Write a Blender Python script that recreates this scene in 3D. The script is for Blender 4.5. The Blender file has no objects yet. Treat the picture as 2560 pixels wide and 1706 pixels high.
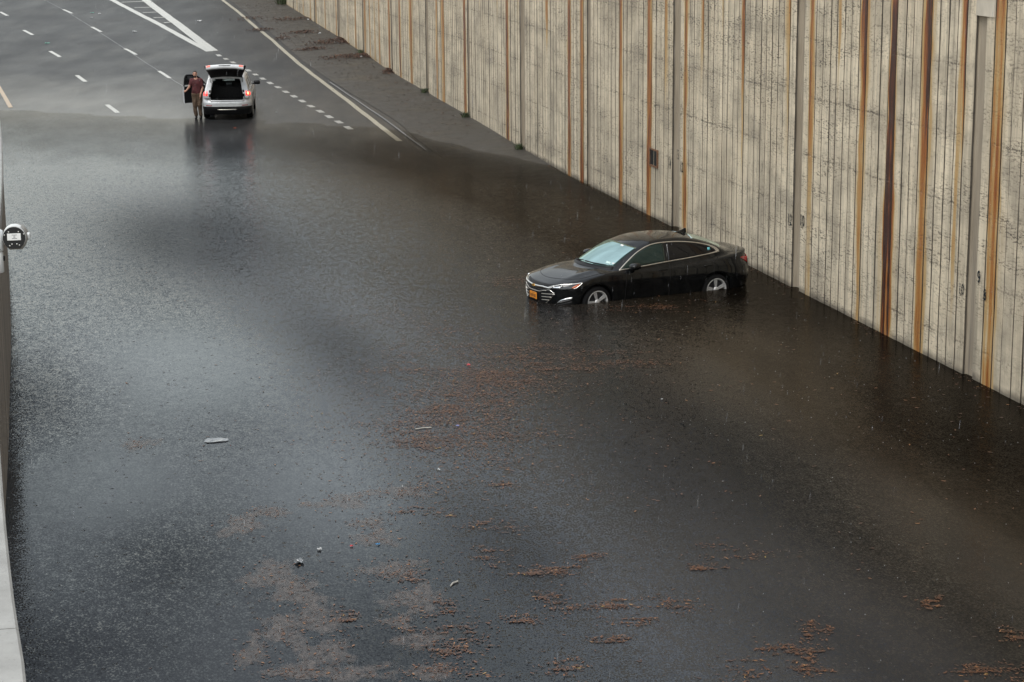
import bpy, bmesh, math, random
import numpy as np
from mathutils import Vector, Matrix, Euler

scene = bpy.context.scene
COL = scene.collection

# ================================================================= camera, sky, sun, exposure
cam_d = bpy.data.cameras.new('camera')
cam_o = bpy.data.objects.new('camera', cam_d)
COL.objects.link(cam_o)
cam_d.sensor_fit = 'HORIZONTAL'
cam_d.sensor_width = 36.0
cam_d.lens = 5079.6/2560*36.0
cam_d.clip_start = .5
cam_d.clip_end = 2000
_p, _r = .2172, -.0082
_F = Vector((0, math.cos(_p), -math.sin(_p))); _U = Vector((0, math.sin(_p), math.cos(_p))); _R = Vector((1, 0, 0))
_R2 = _R*math.cos(_r) + _U*math.sin(_r); _U2 = _U*math.cos(_r) - _R*math.sin(_r)
cam_o.matrix_world = Matrix(((_R2.x, _U2.x, -_F.x, 0), (_R2.y, _U2.y, -_F.y, 0), (_R2.z, _U2.z, -_F.z, 8.1414), (0, 0, 0, 1)))
scene.camera = cam_o
scene.render.resolution_x = 1024
scene.render.resolution_y = 682

SUN_EL, SUN_AZ = math.radians(58), math.radians(215)     # azimuth clockwise from +y: behind the camera, to the left
world = bpy.data.worlds.new('World')
scene.world = world
world.use_nodes = True
wn = world.node_tree.nodes; wl = world.node_tree.links
wn.clear()
w_out = wn.new('ShaderNodeOutputWorld'); w_bg = wn.new('ShaderNodeBackground')
w_sky = wn.new('ShaderNodeTexSky'); w_sky.sky_type = 'NISHITA'; w_sky.sun_disc = False
w_sky.sun_elevation = SUN_EL; w_sky.sun_rotation = SUN_AZ
w_sky.air_density = 2.3; w_sky.dust_density = .75; w_sky.ozone_density = 1.0
w_bw = wn.new('ShaderNodeHueSaturation'); w_bw.inputs['Saturation'].default_value = .28
wl.new(w_sky.outputs[0], w_bw.inputs['Color'])
# broken rain cloud, the same all over the sky
w_tc = wn.new('ShaderNodeTexCoord')
w_no = wn.new('ShaderNodeTexNoise'); w_no.inputs['Scale'].default_value = 3.5; w_no.inputs['Detail'].default_value = 3.0
w_no.inputs['Roughness'].default_value = .5
wl.new(w_tc.outputs['Generated'], w_no.inputs['Vector'])
w_mr = wn.new('ShaderNodeMapRange'); w_mr.inputs['From Min'].default_value = .30; w_mr.inputs['From Max'].default_value = .70
w_mr.inputs['To Min'].default_value = .65; w_mr.inputs['To Max'].default_value = 1.35
wl.new(w_no.outputs['Fac'], w_mr.inputs['Value'])
w_mx = wn.new('ShaderNodeMix'); w_mx.data_type = 'RGBA'; w_mx.blend_type = 'MULTIPLY'; w_mx.inputs['Factor'].default_value = 1
wl.new(w_bw.outputs['Color'], w_mx.inputs['A']); wl.new(w_mr.outputs['Result'], w_mx.inputs['B'])
wl.new(w_mx.outputs['Result'], w_bg.inputs['Color'])
w_bg.inputs['Strength'].default_value = .15
wl.new(w_bg.outputs[0], w_out.inputs['Surface'])

sun_d = bpy.data.lights.new('sun', 'SUN'); sun_d.energy = 1.3; sun_d.angle = math.radians(28); sun_d.color = (1, .965, .91)
sun_o = bpy.data.objects.new('sun', sun_d); COL.objects.link(sun_o)
_sd = Vector((math.sin(SUN_AZ)*math.cos(SUN_EL), math.cos(SUN_AZ)*math.cos(SUN_EL), math.sin(SUN_EL)))
sun_o.rotation_euler = _sd.to_track_quat('Z', 'Y').to_euler()
sun_o.location = _sd*60

scene.view_settings.view_transform = 'Standard'
scene.view_settings.look = 'None'
scene.view_settings.exposure = 0.45
scene.view_settings.gamma = 1.0
scene.view_settings.use_curve_mapping = False
scene.render.engine = 'CYCLES'
scene.cycles.max_bounces = 5
scene.cycles.transparent_max_bounces = 12
scene.cycles.caustics_reflective = False
scene.cycles.caustics_refractive = False
scene.cycles.use_denoising = True
scene.cycles.use_adaptive_sampling = True
scene.cycles.adaptive_threshold = .02
scene.cycles.sample_clamp_indirect = 6

rng = np.random.default_rng(7)
random.seed(7)

# ================================================================= object helpers
def tag(o, label=None, cat=None, group=None, kind=None):
    if label: o['label'] = label
    if cat: o['category'] = cat
    if group: o['group'] = group
    if kind: o['kind'] = kind
    return o

def empty(name, loc=(0, 0, 0), rz=0.0, parent=None):
    o = bpy.data.objects.new(name, None); COL.objects.link(o)
    o.location = loc; o.rotation_euler = (0, 0, rz); o.empty_display_size = .2
    if parent: o.parent = parent
    return o

def mesh_obj(name, V, F, mat, parent=None, smooth=False, attrs=None):
    me = bpy.data.meshes.new(name)
    V = np.asarray(V, np.float32)
    if isinstance(F, np.ndarray) and F.ndim == 2:
        n, k = F.shape
        me.vertices.add(len(V)); me.vertices.foreach_set('co', V.ravel())
        me.loops.add(n*k); me.loops.foreach_set('vertex_index', F.astype(np.int32).ravel())
        me.polygons.add(n); me.polygons.foreach_set('loop_start', np.arange(0, n*k, k, dtype=np.int32))
        me.update(calc_edges=True); me.validate()
    else:
        me.from_pydata([tuple(v) for v in V.tolist()], [], [tuple(int(i) for i in f) for f in F])
        me.update()
    if smooth:
        me.polygons.foreach_set('use_smooth', np.ones(len(me.polygons), bool))
    if attrs:
        for k, (ty, arr) in attrs.items():
            a = me.attributes.new(k, ty, 'POINT')
            a.data.foreach_set('vector' if ty == 'FLOAT_VECTOR' else 'value', np.asarray(arr, np.float32).ravel())
    if mat is not None: me.materials.append(mat)
    o = bpy.data.objects.new(name, me); COL.objects.link(o)
    if parent: o.parent = parent
    return o

class MB:
    """collects simple shapes into one mesh"""
    def __init__(s): s.V = []; s.F = []
    def add(s, V, F):
        n = len(s.V); s.V += [tuple(map(float, v)) for v in V]; s.F += [tuple(int(i) + n for i in f) for f in F]; return s
    def box(s, c, d, R=None, bevel=0.0):
        bm = bmesh.new(); bmesh.ops.create_cube(bm, size=1)
        for v in bm.verts: v.co = Vector((v.co.x*d[0], v.co.y*d[1], v.co.z*d[2]))
        if bevel: bmesh.ops.bevel(bm, geom=bm.edges[:], offset=bevel, segments=2, affect='EDGES', profile=.5)
        R = R or Matrix.Identity(3); c = Vector(c)
        bm.verts.index_update()
        V = [R @ v.co + c for v in bm.verts]; F = [[v.index for v in f.verts] for f in bm.faces]
        bm.free(); return s.add(V, F)
    def tube(s, pts, r, n=8, closed=False, cap=True):
        pts = [Vector(p) for p in pts]; k = len(pts)
        rr = r if hasattr(r, '__len__') else [r]*k
        V = []; F = []; up = None
        for i, p in enumerate(pts):
            a = pts[(i-1) % k] if (closed or i > 0) else p
            b = pts[(i+1) % k] if (closed or i < k-1) else p
            t = (b - a).normalized()
            if up is None:
                up = Vector((0, 0, 1)) if abs(t.z) < .9 else Vector((1, 0, 0))
            x = t.cross(up)
            if x.length < 1e-6: x = t.orthogonal()
            x.normalize(); y = x.cross(t).normalized(); up = y
            V += [p + (x*math.cos(2*math.pi*j/n) + y*math.sin(2*math.pi*j/n))*rr[i] for j in range(n)]
        for i in range(k if closed else k-1):
            for j in range(n):
                a, b = i*n + j, i*n + (j+1) % n; c, d = ((i+1) % k)*n + (j+1) % n, ((i+1) % k)*n + j
                F.append((a, b, c, d))
        if cap and not closed:
            F.append(tuple(range(n-1, -1, -1))); F.append(tuple(range((k-1)*n, k*n)))
        return s.add(V, F)
    def lathe(s, prof, n=32, axis='y', c=(0, 0, 0)):
        """profile of (radius, height) turned about an axis"""
        V = []; F = []
        for r, h in prof:
            for j in range(n):
                a = 2*math.pi*j/n
                if axis == 'y': V.append((c[0] + r*math.cos(a), c[1] + h, c[2] + r*math.sin(a)))
                else: V.append((c[0] + r*math.cos(a), c[1] + r*math.sin(a), c[2] + h))
        for i in range(len(prof)-1):
            for j in range(n):
                q = (i*n + j, i*n + (j+1) % n, (i+1)*n + (j+1) % n, (i+1)*n + j)
                F.append(q if axis != 'y' else q[::-1])
        return s.add(V, F)
    def grid(s, P):
        n, m = len(P), len(P[0])
        V = [p for row in P for p in row]
        return s.add(V, [(i*m + j, (i+1)*m + j, (i+1)*m + j+1, i*m + j+1) for i in range(n-1) for j in range(m-1)])
    def build(s, name, mat, parent=None, smooth=False):
        return mesh_obj(name, s.V, s.F, mat, parent, smooth)

# ================================================================= material helpers
class NT:
    def __init__(s, name):
        s.m = bpy.data.materials.new(name); s.m.use_nodes = True
        s.t = s.m.node_tree; s.t.nodes.clear()
        s.out = s.t.nodes.new('ShaderNodeOutputMaterial')
    def n(s, ty, ins=None, **props):
        x = s.t.nodes.new('ShaderNode' + ty)
        for k, v in props.items(): setattr(x, k, v)
        for k, v in (ins or {}).items(): s.set(x, k, v)
        return x
    def set(s, node, k, v):
        i = node.inputs[k]
        if isinstance(v, bpy.types.NodeSocket): s.t.links.new(v, i)
        elif isinstance(v, bpy.types.Node): s.t.links.new(v.outputs[0], i)
        elif hasattr(v, '__len__') and len(v) == 3 and i.type == 'RGBA': i.default_value = (*v, 1)
        else: i.default_value = v
    def math(s, op, a, b=None, clamp=False):
        x = s.t.nodes.new('ShaderNodeMath'); x.operation = op; x.use_clamp = clamp
        s.set(x, 0, a)
        if b is not None: s.set(x, 1, b)
        return x.outputs[0]
    def mix(s, fac, a, b, mode='MIX'):
        x = s.t.nodes.new('ShaderNodeMix'); x.data_type = 'RGBA'; x.blend_type = mode; x.clamp_factor = True
        s.set(x, 0, fac); s.set(x, 6, a); s.set(x, 7, b)
        return x.outputs[2]
    def noise(s, vec, scale, detail=2.0, rough=.5, dim='3D'):
        x = s.n('TexNoise', {'Scale': scale, 'Detail': detail, 'Roughness': rough}, noise_dimensions=dim)
        if vec is not None: s.set(x, 'Vector', vec)
        return x.outputs['Fac']
    def ramp(s, v, a, b, lo=0.0, hi=1.0):
        x = s.n('MapRange', {'From Min': a, 'From Max': b, 'To Min': lo, 'To Max': hi}, clamp=True)
        s.set(x, 'Value', v); return x.outputs[0]
    def scale(s, vec, sc):
        x = s.n('Mapping'); s.set(x, 'Vector', vec); x.inputs['Scale'].default_value = sc; return x.outputs[0]
    def bump(s, h, strength=.3, dist=.01, normal=None):
        x = s.n('Bump', {'Strength': strength, 'Distance': dist}); s.set(x, 'Height', h)
        if normal is not None: s.set(x, 'Normal', normal)
        return x.outputs[0]
    def attr(s, name, out='Fac'):
        return s.n('Attribute', attribute_name=name).outputs[out]
    def pos(s): return s.n('NewGeometry').outputs['Position']
    def obj(s): return s.n('TexCoord').outputs['Object']
    def bsdf(s, **k):
        b = s.n('BsdfPrincipled')
        for a, v in k.items(): s.set(b, a.replace('_', ' '), v)
        s.t.links.new(b.outputs[0], s.out.inputs[0]); return b

def simple(name, col, rough=.5, metal=0.0, noise_amt=.12, scale=20.0, spec=.5, coat=0.0, emis=None, estr=0.0, bump=0.0):
    t = NT(name); n = t.noise(t.obj(), scale, 3)
    c = t.mix(t.ramp(n, .3, .7, 0, 1), tuple(x*(1-noise_amt) for x in col), tuple(min(1, x*(1+noise_amt)) for x in col))
    b = t.bsdf(Base_Color=c, Roughness=rough, Metallic=metal)
    t.set(b, 'Specular IOR Level', spec); t.set(b, 'Coat Weight', coat); t.set(b, 'Coat Roughness', .05)
    if bump: t.set(b, 'Normal', t.bump(n, bump, .003))
    if emis: t.set(b, 'Emission Color', emis); t.set(b, 'Emission Strength', estr)
    return t.m
# ---------------------------------------------------------------- numeric helpers
def lin(xs, ys):
    xs = np.array(xs, float); ys = np.array(ys, float)
    return lambda x: np.interp(x, xs, ys)

def pch(xs, ys):
    """smooth monotone-ish cubic through the given knots (flat outside)"""
    xs = np.array(xs, float); ys = np.array(ys, float)
    h = np.diff(xs); d = np.diff(ys) / h
    m = np.zeros(len(xs))
    for i in range(1, len(xs) - 1):
        if d[i-1] * d[i] > 0:
            w1 = 2*h[i] + h[i-1]; w2 = h[i] + 2*h[i-1]
            m[i] = (w1 + w2) / (w1/d[i-1] + w2/d[i])
    m[0] = d[0]; m[-1] = d[-1]
    def f(x):
        x = np.clip(np.asarray(x, float), xs[0], xs[-1])
        i = np.clip(np.searchsorted(xs, x) - 1, 0, len(xs) - 2)
        t = (x - xs[i]) / h[i]
        return ((2*t**3 - 3*t**2 + 1)*ys[i] + (t**3 - 2*t**2 + t)*h[i]*m[i]
                + (-2*t**3 + 3*t**2)*ys[i+1] + (t**3 - t**2)*h[i]*m[i+1])
    return f

def smax(a, b, k):
    h = np.clip(.5 + .5*(a - b)/k, 0, 1)
    return b + (a - b)*h + k*h*(1 - h)

def smin(a, b, k):
    return -smax(-a, -b, k)

def surface_nets(f, lo, hi, h, project=2):
    """mesh of f = 0 on a regular grid (naive surface nets), vertices pulled onto the surface"""
    lo = np.array(lo, float); hi = np.array(hi, float)
    n = np.ceil((hi - lo)/h).astype(int) + 1
    ax = [lo[i] + h*np.arange(n[i]) for i in range(3)]
    V = np.empty(tuple(n), np.float32)
    step = max(1, int(1.2e6 // (n[1]*n[2])))
    for i in range(0, n[0], step):
        X, Y, Z = np.meshgrid(ax[0][i:i+step], ax[1], ax[2], indexing='ij')
        V[i:i+step] = f(X, Y, Z)
    S = V < 0
    c = [S[:-1,:-1,:-1], S[1:,:-1,:-1], S[:-1,1:,:-1], S[1:,1:,:-1],
         S[:-1,:-1,1:], S[1:,:-1,1:], S[:-1,1:,1:], S[1:,1:,1:]]
    cnt = sum(x.astype(np.int8) for x in c)
    act = (cnt > 0) & (cnt < 8)
    idx = -np.ones(act.shape, np.int64)
    I = np.argwhere(act)
    idx[act] = np.arange(len(I))
    acc = np.zeros((len(I), 3)); num = np.zeros(len(I))
    corners = np.array([[i, j, k] for k in (0, 1) for j in (0, 1) for i in (0, 1)])
    edges = [(a, b) for a in range(8) for b in range(a+1, 8) if np.abs(corners[a]-corners[b]).sum() == 1]
    def val(off):
        J = I + off
        return V[J[:,0], J[:,1], J[:,2]].astype(float)
    vals = [val(o) for o in corners]
    for a, b in edges:
        va, vb = vals[a], vals[b]
        m = (va < 0) != (vb < 0)
        t = np.where(m, va/np.where(m, va - vb, 1), 0)
        p = corners[a] + t[:, None]*(corners[b] - corners[a])
        acc[m] += p[m]; num[m] += 1
    P = lo + (I + acc/num[:, None])*h
    e = h*.25
    for _ in range(project):
        x, y, z = P.T
        f0 = f(x, y, z)
        g = np.stack([f(x+e, y, z) - f(x-e, y, z), f(x, y+e, z) - f(x, y-e, z), f(x, y, z+e) - f(x, y, z-e)], 1)/(2*e)
        g2 = np.maximum((g*g).sum(1), .05)
        d = -(f0/g2)[:, None]*g
        L = np.linalg.norm(d, axis=1)
        d *= np.minimum(1, .5*h/np.maximum(L, 1e-9))[:, None]
        P = P + d
    F = []
    for axi in range(3):
        s0 = [slice(None)]*3; s1 = [slice(None)]*3
        s0[axi] = slice(None, -1); s1[axi] = slice(1, None)
        A = S[tuple(s0)]; B = S[tuple(s1)]
        ch = A != B
        o1, o2 = [k for k in range(3) if k != axi]
        sl = [slice(None)]*3; sl[o1] = slice(1, -1); sl[o2] = slice(1, -1)
        E = np.argwhere(ch[tuple(sl)])
        E[:, o1] += 1; E[:, o2] += 1
        if len(E) == 0: continue
        q = []
        for d1, d2 in ((-1, -1), (0, -1), (0, 0), (-1, 0)):
            J = E.copy(); J[:, o1] += d1; J[:, o2] += d2
            q.append(idx[J[:,0], J[:,1], J[:,2]])
        q = np.stack(q, 1)
        fl = A[E[:,0], E[:,1], E[:,2]]
        if axi == 1: fl = ~fl
        q[~fl] = q[~fl][:, ::-1]
        F.append(q)
    return P, np.concatenate(F)

def project_to(f, P, it=12):
    """pull points onto f = 0 along its gradient; returns points and outward normals"""
    P = np.array(P, float); e = .004
    def grad(P):
        x, y, z = P.T
        return np.stack([f(x+e, y, z) - f(x-e, y, z), f(x, y+e, z) - f(x, y-e, z), f(x, y, z+e) - f(x, y, z-e)], 1)/(2*e)
    for _ in range(it):
        g = grad(P); f0 = f(*P.T)
        d = -(f0/np.maximum((g*g).sum(1), .05))[:, None]*g
        L = np.linalg.norm(d, axis=1)
        P = P + d*np.minimum(1, .03/np.maximum(L, 1e-9))[:, None]
    g = grad(P)
    return P, g/np.linalg.norm(g, axis=1)[:, None]

def resample(pl, n):
    pl = np.array(pl, float)
    s = np.r_[0, np.cumsum(np.linalg.norm(np.diff(pl, axis=0), axis=1))]
    t = np.linspace(0, s[-1], n)
    return np.stack([np.interp(t, s, pl[:, i]) for i in range(pl.shape[1])], 1)

def smooth_line(pl, n, closed=False):
    """Catmull-Rom through the points, resampled to n"""
    pl = np.array(pl, float)
    k = len(pl)
    out = []
    rng = range(k) if closed else range(k - 1)
    for i in rng:
        if closed:
            p0, p1, p2, p3 = pl[(i-1) % k], pl[i], pl[(i+1) % k], pl[(i+2) % k]
        else:
            p1, p2 = pl[i], pl[i+1]
            p0 = pl[i-1] if i > 0 else 2*p1 - p2
            p3 = pl[i+2] if i + 2 < k else 2*p2 - p1
        for t in np.linspace(0, 1, 9)[:-1]:
            out.append(.5*((2*p1) + (-p0+p2)*t + (2*p0-5*p1+4*p2-p3)*t*t + (-p0+3*p1-3*p2+p3)*t**3))
    if not closed: out.append(pl[-1])
    else: out.append(out[0])
    return resample(out, n)

# ---------------------------------------------------------------- the sedan's shape (front at x = 0, rear at x = 4.93, driver's side -y)
_hood = pch([0, .06, .16, .4, .8, 1.2, 1.5, 2.2, 3.2, 3.9, 4.25, 4.6, 4.78, 4.86, 4.95],
            [.65, .705, .745, .82, .912, .968, .985, .975, 1.0, 1.055, 1.085, 1.09, 1.078, 1.045, .95])
_sec = pch([.10, .2, .33, .5, .68, .82, .95, 1.05, 1.2], [.86, .925, .965, .985, 1.0, .99, .955, .905, .80])
_noz = pch([.1, .22, .35, .5, .62, .70, .80], [.12, .055, .015, .0, .0, .03, .12])
_taz = pch([.1, .25, .4, .55, .75, .92, 1.02, 1.08, 1.15], [.22, .10, .03, .0, .02, .085, .065, .04, .09])
_roof = pch([.75, 1.0, 1.22, 1.42, 1.62, 1.83, 2.05, 2.32, 2.65, 2.98, 3.30, 3.60, 3.90, 4.17, 4.4, 4.65],
            [.80, .94, 1.06, 1.17, 1.27, 1.35, 1.41, 1.457, 1.48, 1.48, 1.462, 1.412, 1.33, 1.222, 1.11, 1.0])
_gwid = pch([1.2, 1.5, 2.0, 2.6, 3.2, 3.7, 4.1, 4.5], [-.06, -.02, .0, .005, 0, -.03, -.085, -.16])

def sedan_f(x, y, z, arches=True):
    b = np.abs(y)
    W = .925
    aF = np.clip((x - _noz(z))/.80, 0, 1)
    aR = np.clip((4.915 - _taz(z) - x)/.9, 0, 1)
    plan = np.minimum((1 - (1 - aF)**2.5)**(1/2.5), (1 - (1 - aR)**2.6)**(1/2.6))
    # slight waist and haunches
    wv = W*_sec(z)*plan
    low = b - wv
    # front and rear limits
    low = np.maximum(low, np.maximum(_noz(z) - x, x - (4.93 - _taz(z))))
    crown = .075*(b/.9)**2.6 + .012*np.clip((x - .2)/.6, 0, 1)*np.clip((1.5 - x)/.5, 0, 1)*-np.exp(-((b - .55)/.10)**2)
    top = z - (_hood(x) - crown)
    low = smax(low, top*.97, .05)
    low = np.maximum(low, .17 - z)
    # greenhouse
    fr = np.clip((2.75 - x)/.5, 0, 1); re = np.clip((x - 2.95)/.5, 0, 1)
    xe = x - .26*(b/.72)**2*fr + .20*(b/.68)**2*re
    rz = _roof(xe) - .042*(b/.6)**2.2
    slope = .86
    g1 = (z - rz)*slope
    t = np.clip((z - .92)/.5, -.4, 1.3)
    wg = .862 + _gwid(x) - .265*t**1.22*(t > 0) if np.isscalar(t) else .862 + _gwid(x) - .265*np.where(t > 0, np.abs(t)**1.22, 0)
    g2 = (b - wg)*.9
    green = smax(g1, g2, .07)
    green = np.maximum(np.maximum(green, .7 - z), np.maximum(.9 - x, x - 4.7))
    f = smin(low, green, .035)
    if arches:
        for cx in (.98, 3.81):
            r = np.sqrt((x - cx)**2 + (z - .335)**2)
            f = smax(f, -np.maximum(r - .372, .60 - b), .012)
    return f
# ---------------------------------------------------------------- the lie of the land (metres; water surface at z = 0)
RS, RC = math.sin(math.radians(14.0)), math.cos(math.radians(14.0))   # the road runs 14 degrees left of +y
_grade = pch([-20, 0, 30, 45, 58, 68, 79, 91, 103, 115, 127, 150, 200, 320],
             [-.62, -.60, -.50, -.38, -.22, -.10, .005, .15, .36, .68, 1.08, 2.0, 4.6, 11.5])
def road_sc(x, y):
    return -x*RS + y*RC, x*RC + y*RS          # along the road, across it
def ground_z(x, y):
    s, c = road_sc(np.asarray(x, float), np.asarray(y, float))
    z = _grade(s) + .008*(np.clip(c, -14, 13.6) - 4.3)
    z = z + .004*np.sin(1.3*c + .9*s) + .004*np.sin(2.1*c - 1.37*s + 1) + .003*np.sin(2.5*s + 3.3*c)
    return z + .045*np.clip(c - 13.6, 0, 6)
# ================================================================= materials of the place
M = {}
def rain_film(t, sc=70.0):
    """water beads on painted metal"""
    v = t.n('TexVoronoi', {'Scale': sc}, feature='F1'); t.set(v, 'Vector', t.obj())
    return t.ramp(v.outputs['Distance'], .12, .42, 1, 0)

# wet asphalt
t = NT('wet_asphalt'); P = t.pos()
n1 = t.noise(P, .35, 4, .6); n2 = t.noise(P, 60, 2); n3 = t.noise(t.scale(P, (1, .25, 1)), .9, 4, .6)
base = t.mix(t.ramp(n1, .35, .68), (.010, .0112, .013), (.017, .018, .020))
base = t.mix(t.ramp(n3, .52, .72, 0, .5), base, (.046, .042, .036))
n4 = t.noise(t.scale(P, (.9, .9, 1)), 6.0, 5, .7)
base = t.mix(t.ramp(n4, .50, .70, 0, .45), base, (.012, .012, .012))
base = t.mix(t.ramp(n2, .35, .7), base, t.mix(.4, base, (.07, .07, .07)))
rgh = t.ramp(t.noise(t.scale(P, (1, .3, 1)), .6, 3), .35, .65, .43, .50)
b = t.bsdf(Base_Color=base, Roughness=rgh)
t.set(b, 'Normal', t.bump(t.noise(P, 35, 2), .25, .006))
hz_ = t.n('SeparateXYZ'); t.set(hz_, 0, P)
wet = t.math('MULTIPLY', t.ramp(t.math('ADD', hz_.outputs[2], t.math('MULTIPLY', t.noise(t.scale(P, (.5, .15, 1)), 1.0, 4, .6), .25)), .10, .36, 1, .0), .35)
pud = t.ramp(t.noise(t.scale(P, (.55, .14, 1)), 1.0, 4, .55), .48, .70, 0, .05)
t.set(b, 'Specular IOR Level', .20); t.set(b, 'Coat Weight', t.math('MAXIMUM', wet, pud)); t.set(b, 'Coat Roughness', .14); t.set(b, 'Coat IOR', 1.33)
M['asphalt'] = t.m

# silted concrete shoulder
t = NT('silted_concrete'); P = t.pos()
n1 = t.noise(P, .5, 5, .65); n2 = t.noise(P, 9, 3); n3 = t.noise(P, 70, 2)
base = t.mix(t.ramp(n1, .3, .7), (.022, .019, .015), (.050, .044, .035))
base = t.mix(t.ramp(n2, .55, .75, 0, .6), base, (.022, .019, .015))
base = t.mix(t.ramp(n3, .6, .8, 0, .4), base, (.11, .10, .085))
b = t.bsdf(Base_Color=base, Roughness=t.ramp(n1, .3, .7, .35, .7))
t.set(b, 'Normal', t.bump(n2, .4, .02)); M['shoulder'] = t.m

def paint(name, col):
    t = NT(name); P = t.pos()
    w = t.ramp(t.noise(P, 14, 4, .7), .40, .62)
    c = t.mix(t.ramp(t.noise(P, 26, 4, .7), .52, .66, 0, .75), t.mix(w, tuple(x*.72 for x in col), col), (.08, .08, .08))
    b = t.bsdf(Base_Color=c, Roughness=.4); t.set(b, 'Coat Weight', .4); t.set(b, 'Coat Roughness', .15)
    return t.m
M['white_paint'] = paint('white_road_paint', (.46, .46, .44))
M['cream_paint'] = paint('cream_road_paint', (.47, .44, .345))
M['yellow_paint'] = paint('yellow_road_paint', (.60, .30, .07))
M['seam'] = simple('seam_concrete', (.16, .16, .16), .5)

# board-formed concrete of the right-hand wall: wuv = (metres along, metres up), rust = how much iron stain ran down
def concrete(name, dirt):
    t = NT(name)
    UV = t.attr('wuv', 'Vector'); rust = t.attr('rust')
    sep = t.n('SeparateXYZ'); t.set(sep, 0, UV); u, v = sep.outputs[0], sep.outputs[1]
    big = t.noise(UV, .45, 4, .6)
    pt = t.n('TexWhiteNoise', noise_dimensions='1D'); t.set(pt, 'W', t.math('FLOOR', t.math('DIVIDE', t.math('ADD', u, 1.4), 8.2)))
    base = t.mix(t.ramp(big, .3, .7), (.60, .505, .365), (.80, .695, .525))
    base = t.mix(t.ramp(pt.outputs['Value'], 0, 1, 0, .30), base, (.40, .34, .25))          # pours of different age
    # board to board difference
    wn_ = t.n('TexWhiteNoise', noise_dimensions='1D'); t.set(wn_, 'W', t.attr('strip'))
    base = t.mix(t.ramp(wn_.outputs['Value'], 0, 1, 0, .20), base, (.42, .37, .30))
    # soft grey weathering streaks down the face
    st = t.noise(t.scale(UV, (5.0, .25, 1)), 1.0, 4, .6)
    base = t.mix(t.ramp(st, .45, .68, 0, .62), base, (.20, .172, .13))
    st2 = t.noise(t.scale(UV, (22.0, .5, 1)), 1.0, 2, .5)
    base = t.mix(t.ramp(st2, .56, .74, 0, .50), base, (.15, .13, .10))
    # damp, darker patches
    base = t.mix(t.ramp(t.noise(t.scale(UV, (.6, .9, 1)), 1.0, 5, .65), .46, .66, 0, .66), base, (.25, .215, .165))
    # pours: ragged dark lines about every 1.2 m
    wob = t.noise(t.scale(UV, (1.6, .3, 1)), 1.0, 5, .8)
    vv = t.math('ADD', v, t.math('MULTIPLY', t.math('SUBTRACT', wob, .5), .22))
    fr = t.math('FRACT', t.math('DIVIDE', t.math('SUBTRACT', vv, .53), 1.175))
    dl = t.math('ABSOLUTE', t.math('SUBTRACT', fr, .5))
    dl = t.math('SUBTRACT', .5, dl)                       # 0 on the line
    lvl = t.n('TexWhiteNoise', noise_dimensions='1D'); t.set(lvl, 'W', t.math('FLOOR', t.math('DIVIDE', t.math('ADD', v, .06), 1.175)))
    brk = t.math('MULTIPLY', t.ramp(t.noise(t.scale(UV, (1.4, .6, 1)), 1.0, 4, .75), .40, .58), t.ramp(lvl.outputs['Value'], 0, 1, .65, 1.0))
    spk = t.noise(t.scale(UV, (9, 26, 1)), 1.0, 3, .7)
    line = t.math('MULTIPLY', t.math('MULTIPLY', t.ramp(dl, .006, .020, 1, 0), brk), t.ramp(t.noise(t.scale(UV, (14, 5, 1)), 1.0, 2), .38, .55))
    halo = t.math('MULTIPLY', t.math('MULTIPLY', t.ramp(dl, .0, .22, 1, 0), t.ramp(spk, .52, .58)), brk)
    # rows of air holes: short dark dashes lying along the boards' grain
    pv = t.noise(t.scale(UV, (7.5, 30, 1)), 1.0, 2, .6)
    reg = t.ramp(t.noise(t.scale(UV, (.22, .30, 1)), 1.0, 3, .6), .36, .62, .10, 1.0)
    rows = t.math('MULTIPLY', t.ramp(t.noise(t.scale(UV, (.5, 3.4, 1)), 1.0, 3, .6), .42, .60), reg)
    pit = t.math('MULTIPLY', t.ramp(pv, .535, .59), rows)
    pb = t.noise(t.scale(UV, (16, 11, 1)), 1.0, 2, .6)
    pit2 = t.math('MULTIPLY', t.ramp(pb, .625, .675), t.ramp(t.noise(UV, .5, 3), .42, .66))
    dark = t.math('MAXIMUM', t.math('MAXIMUM', line, t.math('MULTIPLY', halo, .8)), t.math('MAXIMUM', t.math('MULTIPLY', pit, .85), t.math('MULTIPLY', pit2, .8)))
    blot = t.math('MULTIPLY', t.ramp(t.noise(t.scale(UV, (3.2, 2.4, 1)), 1.0, 6, .75), .56, .70), t.ramp(t.noise(UV, .30, 3), .40, .60))
    base = t.mix(t.math('MULTIPLY', blot, .72), base, (.12, .105, .08))
    base = t.mix(t.math('MULTIPLY', dark, .88), base, (.045, .038, .03))
    # thin dark drips that start high and thin out
    dr = t.math('MULTIPLY', t.ramp(t.noise(t.scale(UV, (34, .22, 1)), 1.0, 3, .6), .60, .70), t.ramp(t.noise(t.scale(UV, (1.1, .5, 1)), 1.0, 3), .42, .60))
    base = t.mix(t.math('MULTIPLY', dr, .62), base, (.075, .062, .048))
    # wet and scummy where it stands in the flood
    wl_ = t.ramp(t.math('ADD', v, t.math('MULTIPLY', t.noise(t.scale(UV, (3, 6, 1)), 1.0, 4), -.16)), -.04, .07, .72, 0)
    base = t.mix(wl_, base, (.06, .05, .038))
    # rust
    rn = t.noise(t.scale(UV, (14, .35, 1)), 1.0, 5, .65)
    rf = t.noise(t.scale(UV, (40, 3.5, 1)), 1.0, 3, .6)
    ra = t.math('MULTIPLY', rust, t.math('ADD', .40, t.math('ADD', t.math('MULTIPLY', rn, 1.20), t.math('MULTIPLY', rf, .42))))
    ra = t.math('MULTIPLY', ra, t.ramp(t.noise(t.scale(UV, (7, .45, 1)), 1.0, 5, .7), .34, .52, .45, 1.0))
    cr = t.n('ValToRGB'); e = cr.color_ramp.elements
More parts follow.
